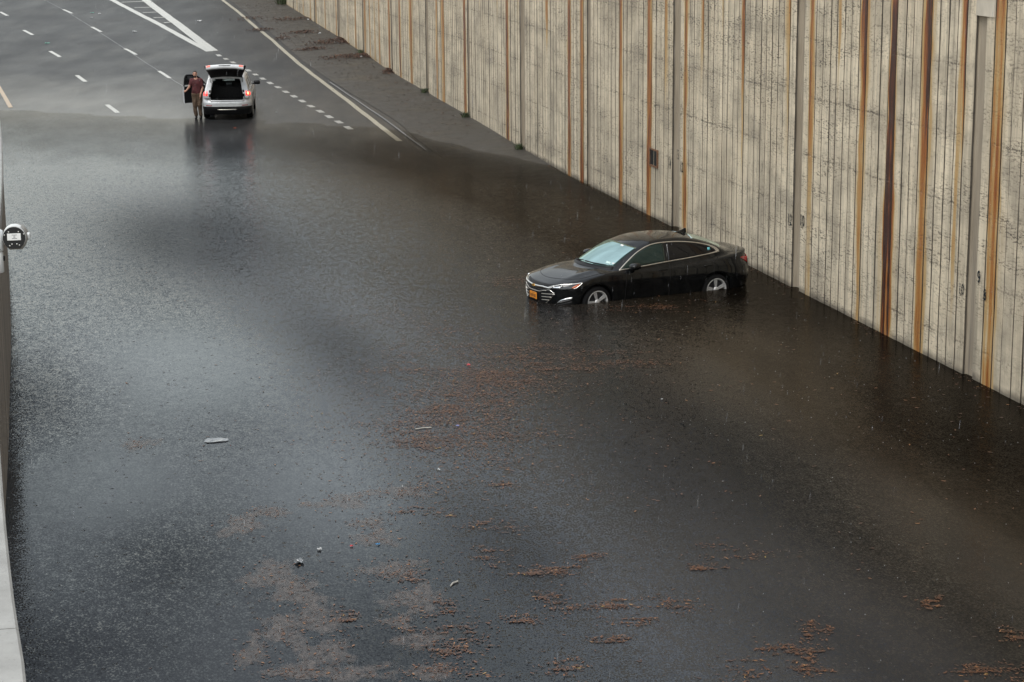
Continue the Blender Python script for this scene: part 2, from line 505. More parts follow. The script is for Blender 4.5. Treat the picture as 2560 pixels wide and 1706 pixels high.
    e[0].position = 0; e[0].color = (.50, .42, .30, 1)
    e[1].position = 1; e[1].color = (.040, .012, .007, 1)
    for p_, c_ in ((.25, (.43, .29, .13)), (.45, (.36, .17, .045)), (.66, (.26, .082, .016)), (.84, (.12, .030, .010))):
        q = e.new(p_); q.color = (*c_, 1)
    t.set(cr, 0, t.math('DIVIDE', ra, 1.3))
    base = t.mix(t.ramp(ra, .06, .30), base, cr.outputs[0])
    base = t.mix(t.math('MULTIPLY', dark, .45), base, (.05, .035, .025))
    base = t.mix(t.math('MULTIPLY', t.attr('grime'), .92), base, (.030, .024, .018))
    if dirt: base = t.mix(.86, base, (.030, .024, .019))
    b = t.bsdf(Base_Color=base, Roughness=t.ramp(ra, .2, .8, .72, .42))
    h = t.math('SUBTRACT', t.math('MULTIPLY', t.noise(t.scale(UV, (30, 30, 1)), 1.0, 3), .25), dark)
    t.set(b, 'Normal', t.bump(h, .55, .012))
    return t.m
M['concrete'] = concrete('board_formed_concrete', False)
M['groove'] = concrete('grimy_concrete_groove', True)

t = NT('smooth_joint_concrete'); P = t.pos()
n1 = t.noise(t.scale(P, (3, 3, .4)), 1.0, 4, .6)
base = t.mix(t.ramp(n1, .3, .7), (.22, .182, .135), (.37, .315, .24))
base = t.mix(t.ramp(t.noise(t.scale(P, (9, 9, .25)), 1.0, 3), .56, .72, 0, .6), base, (.10, .085, .07))
b = t.bsdf(Base_Color=base, Roughness=.75); t.set(b, 'Normal', t.bump(t.noise(P, 30, 3), .3, .01)); M['joint'] = t.m

t = NT('weathered_coping'); P = t.pos()
n1 = t.noise(P, 2.0, 5, .6)
base = t.mix(t.ramp(n1, .3, .7), (.24, .235, .22), (.36, .355, .335))
base = t.mix(t.ramp(t.noise(P, 25, 3), .62, .75, 0, .6), base, (.16, .15, .13))
b = t.bsdf(Base_Color=base, Roughness=.6); t.set(b, 'Normal', t.bump(t.noise(P, 30, 3), .25, .01)); M['coping'] = t.m
M['plate_concrete'] = simple('pale_patch_concrete', (.50, .45, .37), .8, 0, .15, 3.0, bump=.2)

t = NT('stained_parapet_face'); P = t.pos()
n1 = t.noise(t.scale(P, (1, 1, .35)), 1.6, 5, .65)
base = t.mix(t.ramp(n1, .3, .7), (.12, .10, .078), (.27, .23, .185))
base = t.mix(t.ramp(t.noise(t.scale(P, (2.5, 2.5, .3)), 1.0, 3), .55, .75, 0, .6), base, (.045, .038, .03))
b = t.bsdf(Base_Color=base, Roughness=.7); t.set(b, 'Normal', t.bump(t.noise(P, 20, 3), .3, .01)); M['parapet'] = t.m

REFLECTION_PATCHES = [(1.23, 59.2, 2.43, 15.4, -0.35), (8.90, 60.3, 1.93, 13.0, -0.25), (2.94, 34.9, 1.34, 4.1, -0.42), (0.95, 28.1, 1.13, 2.8, -0.40), (4.08, 27.0, 0.95, 2.5, -0.40), (12.22, 32.6, 1.53, 5.2, -0.65), (11.44, 22.3, 0.80, 3.0, -0.65), (4.25, 49.0, 2.53, 8.9, 1.10), (11.08, 52.2, 1.80, 9.9, 0.70), (1.57, 24.7, 0.86, 1.9, 0.75), (5.69, 35.8, 0.80, 5.3, 0.60), (0.24, 33.3, 0.73, 3.2, 0.70), (0.38, 21.6, 1.15, 1.5, 0.90), (5.91, 23.8, 0.96, 3.0, 0.70), (9.53, 26.1, 1.41, 3.8, 0.60), (13.88, 28.1, 1.36, 3.2, 0.60), (3.90, 20.9, 0.88, 1.6, 0.50), (3.27, 30.6, 0.87, 1.8, 0.35), (3.49, 77.2, 3.62, 8.5, 0.40), ]
# flood water: sky reflection by Fresnel over silty water that lets the bed show only where it is shallow
t = NT('flood_water'); P = t.pos(); depth = t.attr('depth')
rot = t.n('Mapping'); t.set(rot, 'Vector', P); rot.inputs['Rotation'].default_value = (0, 0, -math.radians(14))
RP = rot.outputs[0]                                           # x across the road, y along it
patch = t.noise(t.scale(RP, (.26, .075, 1)), 1.0, 2, .45)
patch2 = t.noise(t.scale(RP, (.5, .13, 1)), 1.0, 3, .5)
sx = t.n('SeparateXYZ'); t.set(sx, 0, RP)
RX, RY = sx.outputs[0], sx.outputs[1]                         # RX across, RY along
gust, refl_shade = t.attr('gust'), t.attr('refl_shade')                   # set per vertex on the water sheet
# rain craters
def craters(sc, thr, rmax):
    vd = t.n('TexVoronoi', {'Scale': sc}, feature='F1'); t.set(vd, 'Vector', t.scale(RP, (1, .8, 1)))
    rnd = t.n('SeparateColor'); t.set(rnd, 0, vd.outputs['Color'])
    r_ = t.ramp(rnd.outputs[0], thr, 1, .05, rmax)
    q = t.math('DIVIDE', vd.outputs['Distance'], r_)
    cup = t.ramp(q, .0, 1.0, -1, 0)
    rim_ = t.math('MULTIPLY', t.ramp(t.math('ABSOLUTE', t.math('SUBTRACT', q, 1.25)), 0, .35, 1, 0), .5)
    return t.math('MULTIPLY', t.math('ADD', cup, rim_), t.math('GREATER_THAN', rnd.outputs[0], thr))
crater = craters(8.5, .62, .17)
def slopes(sc, amp):
    q = t.n('TexNoise', {'Scale': 1.0, 'Detail': 1.5, 'Roughness': .55}); t.set(q, 'Vector', t.scale(RP, sc))
    v1 = t.n('VectorMath', operation='SUBTRACT'); t.set(v1, 0, q.outputs['Color']); v1.inputs[1].default_value = (.5, .5, .5)
    v2 = t.n('VectorMath', operation='MULTIPLY'); t.set(v2, 0, v1.outputs[0]); v2.inputs[1].default_value = (amp, amp*1.1, 0)
    return v2.outputs[0]
sl = t.n('VectorMath', operation='ADD'); t.set(sl, 0, slopes((8, 5.0, 1), .22)); t.set(sl, 1, slopes((44, 26, 1), .78))
sg_ = t.n('VectorMath', operation='SCALE'); t.set(sg_, 0, sl.outputs[0]); t.set(sg_, 'Scale', gust)
up_ = t.n('VectorMath', operation='ADD'); t.set(up_, 0, sg_.outputs[0]); up_.inputs[1].default_value = (0, 0, 1)
nrot = t.n('VectorRotate', rotation_type='Z_AXIS'); t.set(nrot, 0, up_.outputs[0]); nrot.inputs['Angle'].default_value = math.radians(14)
nn = t.n('VectorMath', operation='NORMALIZE'); t.set(nn, 0, nrot.outputs[0])
nb = t.n('Bump', {'Distance': .014, 'Strength': .5}); t.set(nb, 'Height', crater); t.set(nb, 'Normal', nn.outputs[0])
N = nb.outputs[0]
silt = t.ramp(t.math('ADD', RX, t.math('MULTIPLY', t.math('SUBTRACT', patch, .5), 6)), 7.2, 12.5)   # muddier run-off along the right-hand wall; also masks the reflection painted darker there
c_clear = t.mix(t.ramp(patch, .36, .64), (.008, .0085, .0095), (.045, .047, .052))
c_mud_glow = t.mix(t.math('ADD', t.ramp(patch2, .40, .70, 0, .45), t.ramp(refl_shade, .0, .42, .55, 0)), (.003, .0024, .0018), (.040, .032, .0225))  # brown glow painted into the mud colour where the reflection patches are light
murk = t.n('BsdfDiffuse', {'Color': t.mix(silt, c_clear, c_mud_glow)}); t.set(murk, 'Normal', N)
tr = t.n('BsdfTransparent', {'Color': (.92, .91, .89)})
al = t.math('SUBTRACT', 1.0, t.math('POWER', 2.718, t.math('MULTIPLY', t.math('MAXIMUM', depth, 0.0), -6.0)), clamp=True)
under = t.n('MixShader'); t.set(under, 0, al); t.set(under, 1, tr); t.set(under, 2, murk)
gl = t.n('BsdfGlossy', {'Roughness': .06, 'Color': t.mix(silt, t.mix(refl_shade, (.90, .95, 1.0), (.285, .305, .33)), t.mix(refl_shade, (.36, .33, .30), (.16, .15, .135)))}); t.set(gl, 'Normal', N)      # reflections painted darker over the muddy reach and in the dark patches
fr = t.n('Fresnel', {'IOR': 1.33}); t.set(fr, 'Normal', N)
edge = t.ramp(t.math('ADD', depth, t.math('MULTIPLY', t.math('SUBTRACT', t.noise(t.scale(RP, (.8, .25, 1)), 1.0, 5, .65), .5), .09)), .0, .17, .0, 1.0)
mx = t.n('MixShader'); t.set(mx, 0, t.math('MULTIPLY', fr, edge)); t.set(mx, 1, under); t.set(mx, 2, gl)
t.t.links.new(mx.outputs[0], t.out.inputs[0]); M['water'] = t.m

# floating film of silt and pollen
t = NT('silt_film'); P = t.pos(); fade = t.attr('fade')
rot = t.n('Mapping'); t.set(rot, 'Vector', P); rot.inputs['Rotation'].default_value = (0, 0, -math.radians(4))
n1 = t.noise(t.scale(rot.outputs[0], (2.2, .9, 1)), 1.3, 8, .70)
a = t.ramp(t.math('ADD', fade, t.math('MULTIPLY', t.math('SUBTRACT', n1, .5), 2.2)), .22, .46, 0, 1.0)
a = t.math('MULTIPLY', a, t.ramp(t.noise(t.scale(rot.outputs[0], (11, 6, 1)), 1.0, 4, .7), .36, .62, .12, .50))
d = t.n('BsdfPrincipled', {'Base Color': t.mix(t.ramp(t.noise(P, 30, 3), .35, .65), (.115, .095, .086), (.20, .168, .152)), 'Roughness': .38})
tr = t.n('BsdfTransparent'); mx = t.n('MixShader'); t.set(mx, 0, a); t.set(mx, 1, tr); t.set(mx, 2, d)
t.t.links.new(mx.outputs[0], t.out.inputs[0]); M['film'] = t.m

# leaves: colour from a per-leaf value
t = NT('wet_dead_leaf'); lv = t.attr('tone')
cr = t.n('ValToRGB'); e = cr.color_ramp.elements
e[0].position = 0; e[0].color = (.030, .015, .009, 1); e[1].position = 1; e[1].color = (.42, .30, .06, 1)
for p_, c_ in ((.45, (.070, .031, .016)), (.75, (.16, .064, .027)), (.93, (.32, .15, .055))):
    q = e.new(p_); q.color = (*c_, 1)
t.set(cr, 0, lv); b = t.bsdf(Base_Color=cr.outputs[0], Roughness=.42); M['leaf'] = t.m
t = NT('moss_and_weed'); n1 = t.noise(t.pos(), 18, 3)
b = t.bsdf(Base_Color=t.mix(t.ramp(n1, .35, .65), (.022, .030, .014), (.06, .085, .03)), Roughness=.7); M['moss'] = t.m

# car and clothing materials
t = NT('black_car_paint'); bead = rain_film(t, 55.0); nz = t.noise(t.obj(), 9, 3)
b = t.bsdf(Base_Color=t.mix(t.ramp(nz, .4, .7), (.004, .0045, .005), (.009, .0095, .010)), Roughness=t.ramp(nz, .3, .7, .10, .2))
t.set(b, 'Specular IOR Level', .08); t.set(b, 'Coat Weight', .62); t.set(b, 'Coat Roughness', .03)
t.set(b, 'Coat Normal', t.bump(bead, .04, .003)); t.set(b, 'Normal', t.bump(bead, .10, .003)); M['black'] = t.m
t = NT('silver_car_paint'); nz = t.noise(t.obj(), 6, 3)
b = t.bsdf(Base_Color=t.mix(t.ramp(nz, .35, .7), (.52, .53, .54), (.62, .63, .64)), Roughness=.34, Metallic=.25)
t.set(b, 'Coat Weight', .8); t.set(b, 'Coat Roughness', .08); M['silver'] = t.m
M['chrome'] = simple('chrome', (.80, .78, .74), .14, 1.0, .04)
M['satin'] = simple('satin_trim', (.62, .58, .52), .32, .85, .05)
M['dark_plastic'] = simple('dark_plastic', (.008, .008, .009), .5, 0, .2, spec=.3)
M['rubber'] = simple('tyre_rubber', (.006, .006, .0065), .8, 0, .2, spec=.15)
M['alloy'] = simple('machined_alloy', (.60, .60, .60), .35, .45, .06)
M['alloy_dark'] = simple('dark_alloy', (.035, .035, .038), .4, .3, .1)  # dark alloy of the brake discs and the SUV's hub caps
M['cloth_dark'] = simple('dark_upholstery', (.016, .016, .018), .85, 0, .2)
M['amber'] = simple('amber_lens', (.55, .10, .015), .2, 0, .08, coat=.6)
M['lens'] = simple('clear_lamp_lens', (.030, .031, .033), .15, .1, .3, scale=30, coat=.6)
M['lamp_reflector'] = simple('lamp_reflector', (.75, .76, .78), .15, .9, .05)
M['red_lens'] = simple('red_lens', (.30, .008, .010), .18, 0, .1, coat=.8)
M['red_lit'] = simple('lit_tail_lamp', (.6, .02, .015), .3, 0, .05, emis=(1, .03, .02), estr=1.8)
M['red_hot'] = simple('lit_brake_bulb', (.9, .2, .1), .3, 0, .05, emis=(1, .18, .06), estr=8.0)
M['pink_lit'] = simple('lit_gate_lamp', (.7, .2, .16), .3, 0, .05, emis=(1, .22, .17), estr=.28)
M['plate'] = simple('orange_plate', (.72, .26, .02), .35, 0, .08)
M['ink'] = simple('dark_ink', (.010, .012, .03), .5)
M['gold'] = simple('gold_emblem', (.55, .30, .06), .3, .6)
M['sticker'] = simple('pale_sticker', (.55, .72, .70), .5)
M['teal_sticker'] = simple('teal_sticker', (.10, .36, .40), .5)
M['grey_housing'] = simple('grey_housing', (.20, .19, .175), .45, 0, .12)
M['white_plastic'] = simple('white_housing', (.60, .61, .61), .35, 0, .05, bump=.05)
M['black_plate'] = simple('black_face_plate', (.010, .011, .013), .35, 0, .1)
M['paper'] = simple('white_label', (.80, .80, .79), .5, 0, .03)
M['steel'] = simple('bright_screw', (.6, .6, .58), .3, .9)
M['carpet'] = simple('boot_carpet', (.010, .010, .011), .95, 0, .3)

def glass(name, tint, alpha, rough=.03, ior=1.62, gl=(1, 1, 1)):
    t = NT(name); nz = t.noise(t.obj(), 3.5, 3)
    bead = rain_film(t, 45.0)
    N = t.bump(bead, .06, .003)
    d = t.n('BsdfDiffuse', {'Color': t.mix(t.ramp(nz, .35, .7), tuple(x*.8 for x in tint), tint)})
    tr = t.n('BsdfTransparent', {'Color': (.55, .66, .62)})
    u_ = t.n('MixShader'); t.set(u_, 0, alpha); t.set(u_, 1, tr); t.set(u_, 2, d)
    g = t.n('BsdfGlossy', {'Roughness': rough, 'Color': gl}); t.set(g, 'Normal', N)
    f = t.n('Fresnel', {'IOR': ior}); t.set(f, 'Normal', N)
    mx = t.n('MixShader'); t.set(mx, 0, f); t.set(mx, 1, u_); t.set(mx, 2, g)
    t.t.links.new(mx.outputs[0], t.out.inputs[0]); return t.m
M['windscreen'] = glass('green_windscreen_glass', (.028, .052, .050), 1.0, .05, 1.48, (.46, .63, .61))
M['side_glass'] = glass('green_side_glass', (.012, .022, .020), 1.0, .03, 1.5, (.85, 1, .97))
M['tinted'] = glass('tinted_glass', (.004, .004, .005), 1.0, .04, 1.42)
M['suv_glass'] = glass('clear_suv_glass', (.03, .05, .045), .45)

# falling rain
t = NT('rain_drops')
d = t.n('BsdfDiffuse', {'Color': (.75, .77, .80)}); g = t.n('BsdfGlossy', {'Roughness': .1})
m1 = t.n('MixShader', {0: .3}); t.set(m1, 1, d); t.set(m1, 2, g)
tr = t.n('BsdfTransparent'); m2 = t.n('MixShader', {0: .22}); t.set(m2, 1, tr); t.set(m2, 2, m1)
t.t.links.new(m2.outputs[0], t.out.inputs[0]); M['rain'] = t.m
# ================================================================= road, shoulder, water
def rp(s, c, z=0.0):
    """road coordinates (along, across, up) -> world"""
    return (-s*RS + c*RC, s*RC + c*RS, z)

_cw = pch([5, 28.8, 38.9, 47, 55.2, 63.7, 72.5, 80.9, 89.9, 99, 112.5, 128.9, 230],
          [15.45, 15.69, 15.84, 15.96, 16.04, 16.25, 16.53, 16.75, 16.96, 17.3, 17.58, 17.67, 17.7])      # right-hand wall
_cl = pch([4, 13.2, 14.9, 17.6, 22, 26.1, 30.8, 34.9, 39.5, 45.2, 50.8, 55.5, 60, 84, 130, 230],
          [-.06, -.10, -.16, -.22, -.27, -.30, -.22, -.16, -.10, -.08, -.11, -.17, -.25, -1.0, -6.0, -26])     # left-hand parapet
_sh = pch([5, 64, 75, 84, 95, 109, 125, 135, 230], [13.5, 13.5, 13.92, 13.92, 14.02, 14.45, 14.68, 14.7, 14.7])      # where asphalt meets the shoulder

def sheet(name, s_vals, c_lo, c_hi, nc, dz, mat, parent=None, attrs=False, flat=None):
    V = []; dep = []; gus = []; dul = []
    for s in s_vals:
        a, b_ = float(c_lo(s)), float(c_hi(s))
        for c in np.linspace(a, b_, nc):
            x, y, _ = rp(s, c)
            g = float(ground_z(x, y))
            V.append((x, y, (g + dz) if flat is None else flat)); dep.append(-g)
            if attrs:
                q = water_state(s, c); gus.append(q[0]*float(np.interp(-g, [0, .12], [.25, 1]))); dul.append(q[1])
    n = len(s_vals)
    F = np.array([(i*nc + j, i*nc + j + 1, (i+1)*nc + j + 1, (i+1)*nc + j) for i in range(n-1) for j in range(nc-1)])
    return mesh_obj(name, V, F, mat, parent, True, {'depth': ('FLOAT', dep), 'gust': ('FLOAT', gus), 'refl_shade': ('FLOAT', dul)} if attrs else None)

s_road = np.r_[np.arange(4, 60, 2.0), np.arange(60, 140, 1.0), np.arange(140, 231, 5.0)]
road = tag(sheet('road', s_road, lambda s: _cl(s) - .4, lambda s: _sh(s) + .3, 30, 0, M['asphalt']), 'wet grey asphalt carriageway climbing out of the flood', kind='structure')
shoulder = tag(sheet('shoulder', s_road, _sh, lambda s: _cw(s) + .6, 10, .012, M['shoulder']), 'silt covered shoulder at the foot of the concrete wall', kind='structure')
# light and dark reflections painted into the gloss colour, with ripples roughened or calmed: (across, along, half width, half length, amount)
REFLECTION_PATCHES = [(1.23, 59.2, 2.43, 13.0, 0.10), (8.90, 60.3, 1.93, 13.0, -0.25), (2.94, 34.9, 1.34, 4.1, -0.42), (0.95, 28.1, 1.13, 2.8, -0.40), (4.08, 27.0, 0.95, 2.5, -0.40), (12.22, 32.6, 1.53, 5.2, -0.65), (11.44, 22.3, 0.80, 3.0, -0.65), (4.25, 49.0, 2.30, 7.5, 1.10), (11.08, 52.2, 1.80, 9.9, -0.10), (1.57, 24.7, 0.86, 1.9, 0.75), (5.69, 35.8, 0.80, 5.3, 0.60), (0.24, 33.3, 0.73, 3.2, 0.70), (0.38, 21.6, 1.15, 1.5, 0.90), (5.91, 23.8, 0.96, 3.0, 0.70), (9.53, 26.1, 1.41, 3.8, 0.60), (13.88, 28.1, 1.36, 3.2, 0.60), (3.90, 20.9, 0.88, 1.6, 0.50), (3.27, 30.6, 0.87, 1.8, 0.35), (3.49, 77.2, 3.62, 8.5, 0.40), ]
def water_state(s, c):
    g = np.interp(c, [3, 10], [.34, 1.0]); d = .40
    for c_, s_, rc_, rs_, am in REFLECTION_PATCHES:
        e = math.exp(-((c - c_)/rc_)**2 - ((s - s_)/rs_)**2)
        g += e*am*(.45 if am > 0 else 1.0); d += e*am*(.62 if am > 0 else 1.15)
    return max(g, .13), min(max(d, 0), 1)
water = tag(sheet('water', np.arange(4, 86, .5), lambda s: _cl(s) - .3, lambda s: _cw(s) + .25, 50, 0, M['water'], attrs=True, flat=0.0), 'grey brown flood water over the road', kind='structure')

# ground beyond the walls
def bank(name, s_vals, c0, c1, z, mat, label):
    V = []; 
    for s in s_vals:
        for c in (c0(s), c1(s)): V.append(rp(s, c, z(s)))
    F = np.array([(2*i, 2*i+1, 2*i+3, 2*i+2) for i in range(len(s_vals)-1)])
    return tag(mesh_obj(name, V, F, mat), label, kind='structure')
M['earth'] = simple('dark_earth', (.06, .055, .035), .9, 0, .35, 1.5)
WALL_TOP = lambda s: 12.0 + max(0, float(_grade(s)))*.9  # unseen upper wall raised so its reflection darkens more of the water
bank('embankment', np.arange(4, 232, 12), lambda s: _cw(s) + .5, lambda s: _cw(s) + 90, lambda s: WALL_TOP(s) - .25, M['earth'], 'raised ground behind the right-hand wall')
LEFT_TOP = 3.0
left_top = lambda s: LEFT_TOP + max(0, float(_grade(s)))
bank('verge', np.arange(4, 232, 12), lambda s: _cl(s) - 90, lambda s: _cl(s) - .55, lambda s: left_top(s) - .35, M['earth'], 'ground behind the left-hand parapet')

# ---- painted markings, each a thin sheet of its own lying on the asphalt
def strip_mark(name, pts, w, mat, dz=.006, taper=None):
    """painted line through world points"""
    pts = np.array(pts, float)
    L = np.linalg.norm(np.diff(pts, axis=0), axis=1).sum()
    q = resample(pts, max(2, int(L/1.0) + 1))
    t_ = np.gradient(q, axis=0); t_ /= np.linalg.norm(t_, axis=1)[:, None]
    nrm = np.stack([t_[:, 1], -t_[:, 0]], 1)
    V = []
    for i, (p, n_) in enumerate(zip(q, nrm)):
        ww = w if taper is None else w*np.interp(i/(len(q)-1), [0, 1], taper)
        for k in (-1, 1):
            x, y = p + n_*k*ww/2
            V.append((x, y, float(ground_z(x, y)) + dz))
    F = np.array([(2*i, 2*i+1, 2*i+3, 2*i+2) for i in range(len(q)-1)])
    return mesh_obj(name, V, F, mat, road)

lane1 = [((-15.14, 90.96), (-16.18, 94.20)), ((-18.64, 102.18), (-19.78, 105.29)), ((-22.78, 114.49), (-23.88, 117.33)), ((-26.76, 125.80), (-27.87, 128.48)), ((-31.2, 137.2), (-32.4, 139.9))]
lane2 = [((-15.05, 78.01), (-16.02, 80.93)), ((-18.69, 89.88), (-19.65, 92.68)), ((-22.28, 101.39), (-23.44, 104.44)), ((-26.27, 113.01), (-27.41, 115.78)), ((-30.41, 124.56), (-31.50, 127.18)), ((-35.0, 136.0), (-36.2, 138.7))]
for a, b_ in lane1: strip_mark('lane_dash', (a, b_), .17, M['white_paint'])
for a, b_ in lane2: strip_mark('lane_dash', (a, b_), .19, M['white_paint'])
strip_mark('lane_seam', [(-32.4, 139.9), (-27.87, 128.48), (-23.88, 117.33), (-19.78, 105.29), (-16.18, 94.20), (-13.6, 86.2)], .05, M['seam'], .003)
strip_mark('yellow_line', [(-19.7, 80.3), (-21.84, 87.36), (-24.6, 96.0), (-34.5, 121)], .17, M['yellow_paint'])
strip_mark('edge_line', [(-3.75, 68.6), (-3.87, 69.11), (-6.60, 81.72), (-9.78, 95.87), (-12.63, 108.99), (-13.75, 113.7)], .20, M['cream_paint'])
strip_mark('edge_line', [(-13.98, 114.6), (-16.34, 124.73), (-18.69, 134.11), (-24, 155)], .20, M['cream_paint'])
# gore: two solid lines meeting in a point, cross bars between them
strip_mark('gore_line', [(-15.15, 103.4), (-20.16, 118.42), (-26.04, 134.93), (-33.4, 155)], .36, M['white_paint'])
strip_mark('gore_line', [(-15.0, 103.6), (-18.87, 117.61), (-23.83, 134.77), (-29.9, 155)], .52, M['white_paint'], .009)
for a, b_ in (((-25.07, 133.01), (-23.58, 133.74)), ((-23.54, 129.17), (-22.41, 129.56)), ((-22.43, 125.81), (-21.49, 126.27)), ((-21.23, 122.56), (-20.52, 122.81)), ((-20.10, 119.37), (-19.66, 119.83)), ((-26.7, 137.5), (-25.0, 138.2))):
    strip_mark('gore_bar', (a, b_), .26, M['white_paint'], .012)
dots = [(-14.40, 101.34), (-13.81, 99.53), (-13.22, 97.70), (-12.62, 95.8), (-12.03, 93.95), (-11.47, 92.06), (-10.92, 90.16), (-10.39, 88.39), (-9.85, 86.60), (-9.32, 84.76), (-8.80, 82.98), (-8.29, 81.21), (-7.77, 79.45), (-7.25, 77.60), (-6.75, 75.82), (-6.25, 74.12), (-5.77, 72.41)]
for x, y in dots:
    strip_mark('dotted_line_block', ((x + .12, y - .42), (x - .12, y + .42)), .22, M['white_paint'])
strip_mark('shoulder_seam', [(-2.75, 66.1), (-4.72, 75.2), (-6.95, 84.71), (-7.8, 88.3)], .07, M['seam'], .02)

# ================================================================= right-hand retaining wall
JOINTS = [(6.2, 6.7), (14.3, 14.9), (22.4, 22.95), (30.74, 31.08), (38.85, 39.27), (46.98, 47.52), (54.98, 55.36), (63.14, 63.85), (72.25, 72.68), (80.69, 81.25), (89.44, 89.83), (98.64, 99.15), (106.97, 107.9), (116.2, 116.8), (125.2, 125.8), (134.4, 135.0), (144, 144.6), (154, 154.6), (170, 170.6)]
# iron stains: (along, width, strength, z of the lower end, fade length)
STAINS = [(52.00, .22, .80, -1, 1), (49.42, .28, .85, -1, 1), (48.10, .18, .72, 2.2, 3.5), (46.59, .20, .86, -1, 1), (45.25, .14, .62, 4.2, 1.2), (45.35, .2, .28, 3.0, 2), (43.87, .12, .55, 4.2, 3.0),
 (42.48, .12, .84, 1.6, 2.5), (39.69, .20, .86, 4.2, 2.2), (39.75, .22, .30, 2.0, 2.5), (38.42, .20, .98, 1.2, 3.2), (38.40, .22, .42, -1, 1), (37.00, .10, .45, 3.2, 3), (35.71, .24, 1.02, .6, 4.5), (35.70, .26, .5, -1, 1),
 (34.38, .32, 1.32, -1, 1), (32.88, .27, 1.12, 1.6, 3.0), (32.88, .28, .62, -1, 1), (31.52, .17, .92, 2.4, 3.0), (31.62, .12, .4, .4, 2), (30.17, .30, .72, -1, 1), (28.6, .2, .5, -1, 1), (26.5, .26, .9, -1, 1),
 (65.75, .36, .92, -1, 1), (60.09, .22, .72, 3.0, 2.0), (57.36, .23, .90, -1, 1), (55.89, .25, .82, -1, 1), (73.13, .36, .78, -1, 1), (77.54, .46, .80, -1, 1), (78.84, .27, .72, -1, 1), (84.67, .6, .88, -1, 1),
 (87.38, .40, .82, -1, 1), (90.31, .35, .82, -1, 1), (93.40, .25, .72, -1, 1), (94.95, .26, .62, -1, 1), (96.54, .26, .62, -1, 1), (98.27, .47, .95, -1, 1), (101.52, .27, .74, -1, 1), (104.17, .22, .66, -1, 1),
 (107.6, .35, .8, -1, 1), (108.4, .3, .7, -1, 1), (112.56, .25, .7, -1, 1), (116.0, .3, .6, -1, 1), (118.28, .25, .7, -1, 1), (121.3, .3, .6, -1, 1), (124, .3, .6, -1, 1), (70.37, .27, .45, 4.0, 1.5), (67.35, .14, .58, 3.0, 2.5), (64.11, .15, .6, 3.5, 2),
 (20.2, .3, 1.0, -1, 1), (17.4, .2, .7, -1, 1), (130, .3, .7, -1, 1), (138, .3, .7, -1, 1), (147, .3, .6, -1, 1)]
_vn = rng.uniform(-1, 1, (len(STAINS), 6, 64))
def vnoise(tab, x):
    """1-d value noise in [-1, 1], three octaves"""
    out = 0; am = .6
    for o in range(3):
        q = (x*2**o + 7.3*o) % 63; i = q.astype(int); f = q - i; f = f*f*(3 - 2*f)
        out = out + am*(tab[i]*(1 - f) + tab[(i + 1) % 64]*f); am *= .5
    return out
def rust_at(s, z, lo=-1e9, hi=1e9):
    s = np.asarray(s, float); z = np.asarray(z, float)
    out = np.zeros(np.broadcast(s, z).shape)
    zz = z + 1.0
    for (c, w, st, z0, fl), tb in zip(STAINS, _vn):
        w = w*1.2; st = st*1.08
        if c < np.min(s) - 1 or c > np.max(s) + 1: continue
        eL = w*(.5 + .36*vnoise(tb[0], zz*.6)); eR = w*(.5 + .36*vnoise(tb[1], zz*.6))
        d = np.where(s < c, (c - s)/np.maximum(eL, .01), (s - c)/np.maximum(eR, .01))
        core = np.clip((1.16 - d)/.34, 0, 1)
        band = .80 + .30*vnoise(tb[2], (s - c)/w*3.5 + 20) + .34*vnoise(tb[3], zz*.5)
        halo = .33*np.clip((2.1 + .7*vnoise(tb[4], zz*.4) - d)/1.0, 0, 1)
        a = np.maximum(st*core*np.clip(band, .25, 1.25), min(st, 1)*halo)
        a = a*np.clip((z - z0 + .6*vnoise(tb[5], (s - c)/w*2 + 11))/fl, 0, 1)
        if not (lo - .01 <= c <= hi + .01): a = a*.5            # most of the run-off keeps to one board
        out = np.maximum(out, a)
    # orange run-off gathering along the foot of the far wall
    foot = np.clip((s - 76)/20, 0, 1)*np.clip(1 - (z - np.maximum(_grade(s), 0))/.55, 0, 1)*.36
    return np.maximum(out, foot)

wall = tag(empty('retaining_wall', rp(45, float(_cw(45)), 0)), 'tall rust streaked board-formed concrete wall along the right of the flooded road', 'wall')
wall_off = np.array(wall.location)
def wpt(s, z, out=0.0):
    """a point on the wall face, `out` metres proud of it towards the road (wall-local coordinates)"""
    x, y, _ = rp(s, float(_cw(s)) - out)
    return (x - wall_off[0], y - wall_off[1], z - wall_off[2])

def wall_zs(s, step): 
    top = WALL_TOP(s); return np.linspace(-.75, top, int((top + .75)/step) + 1)

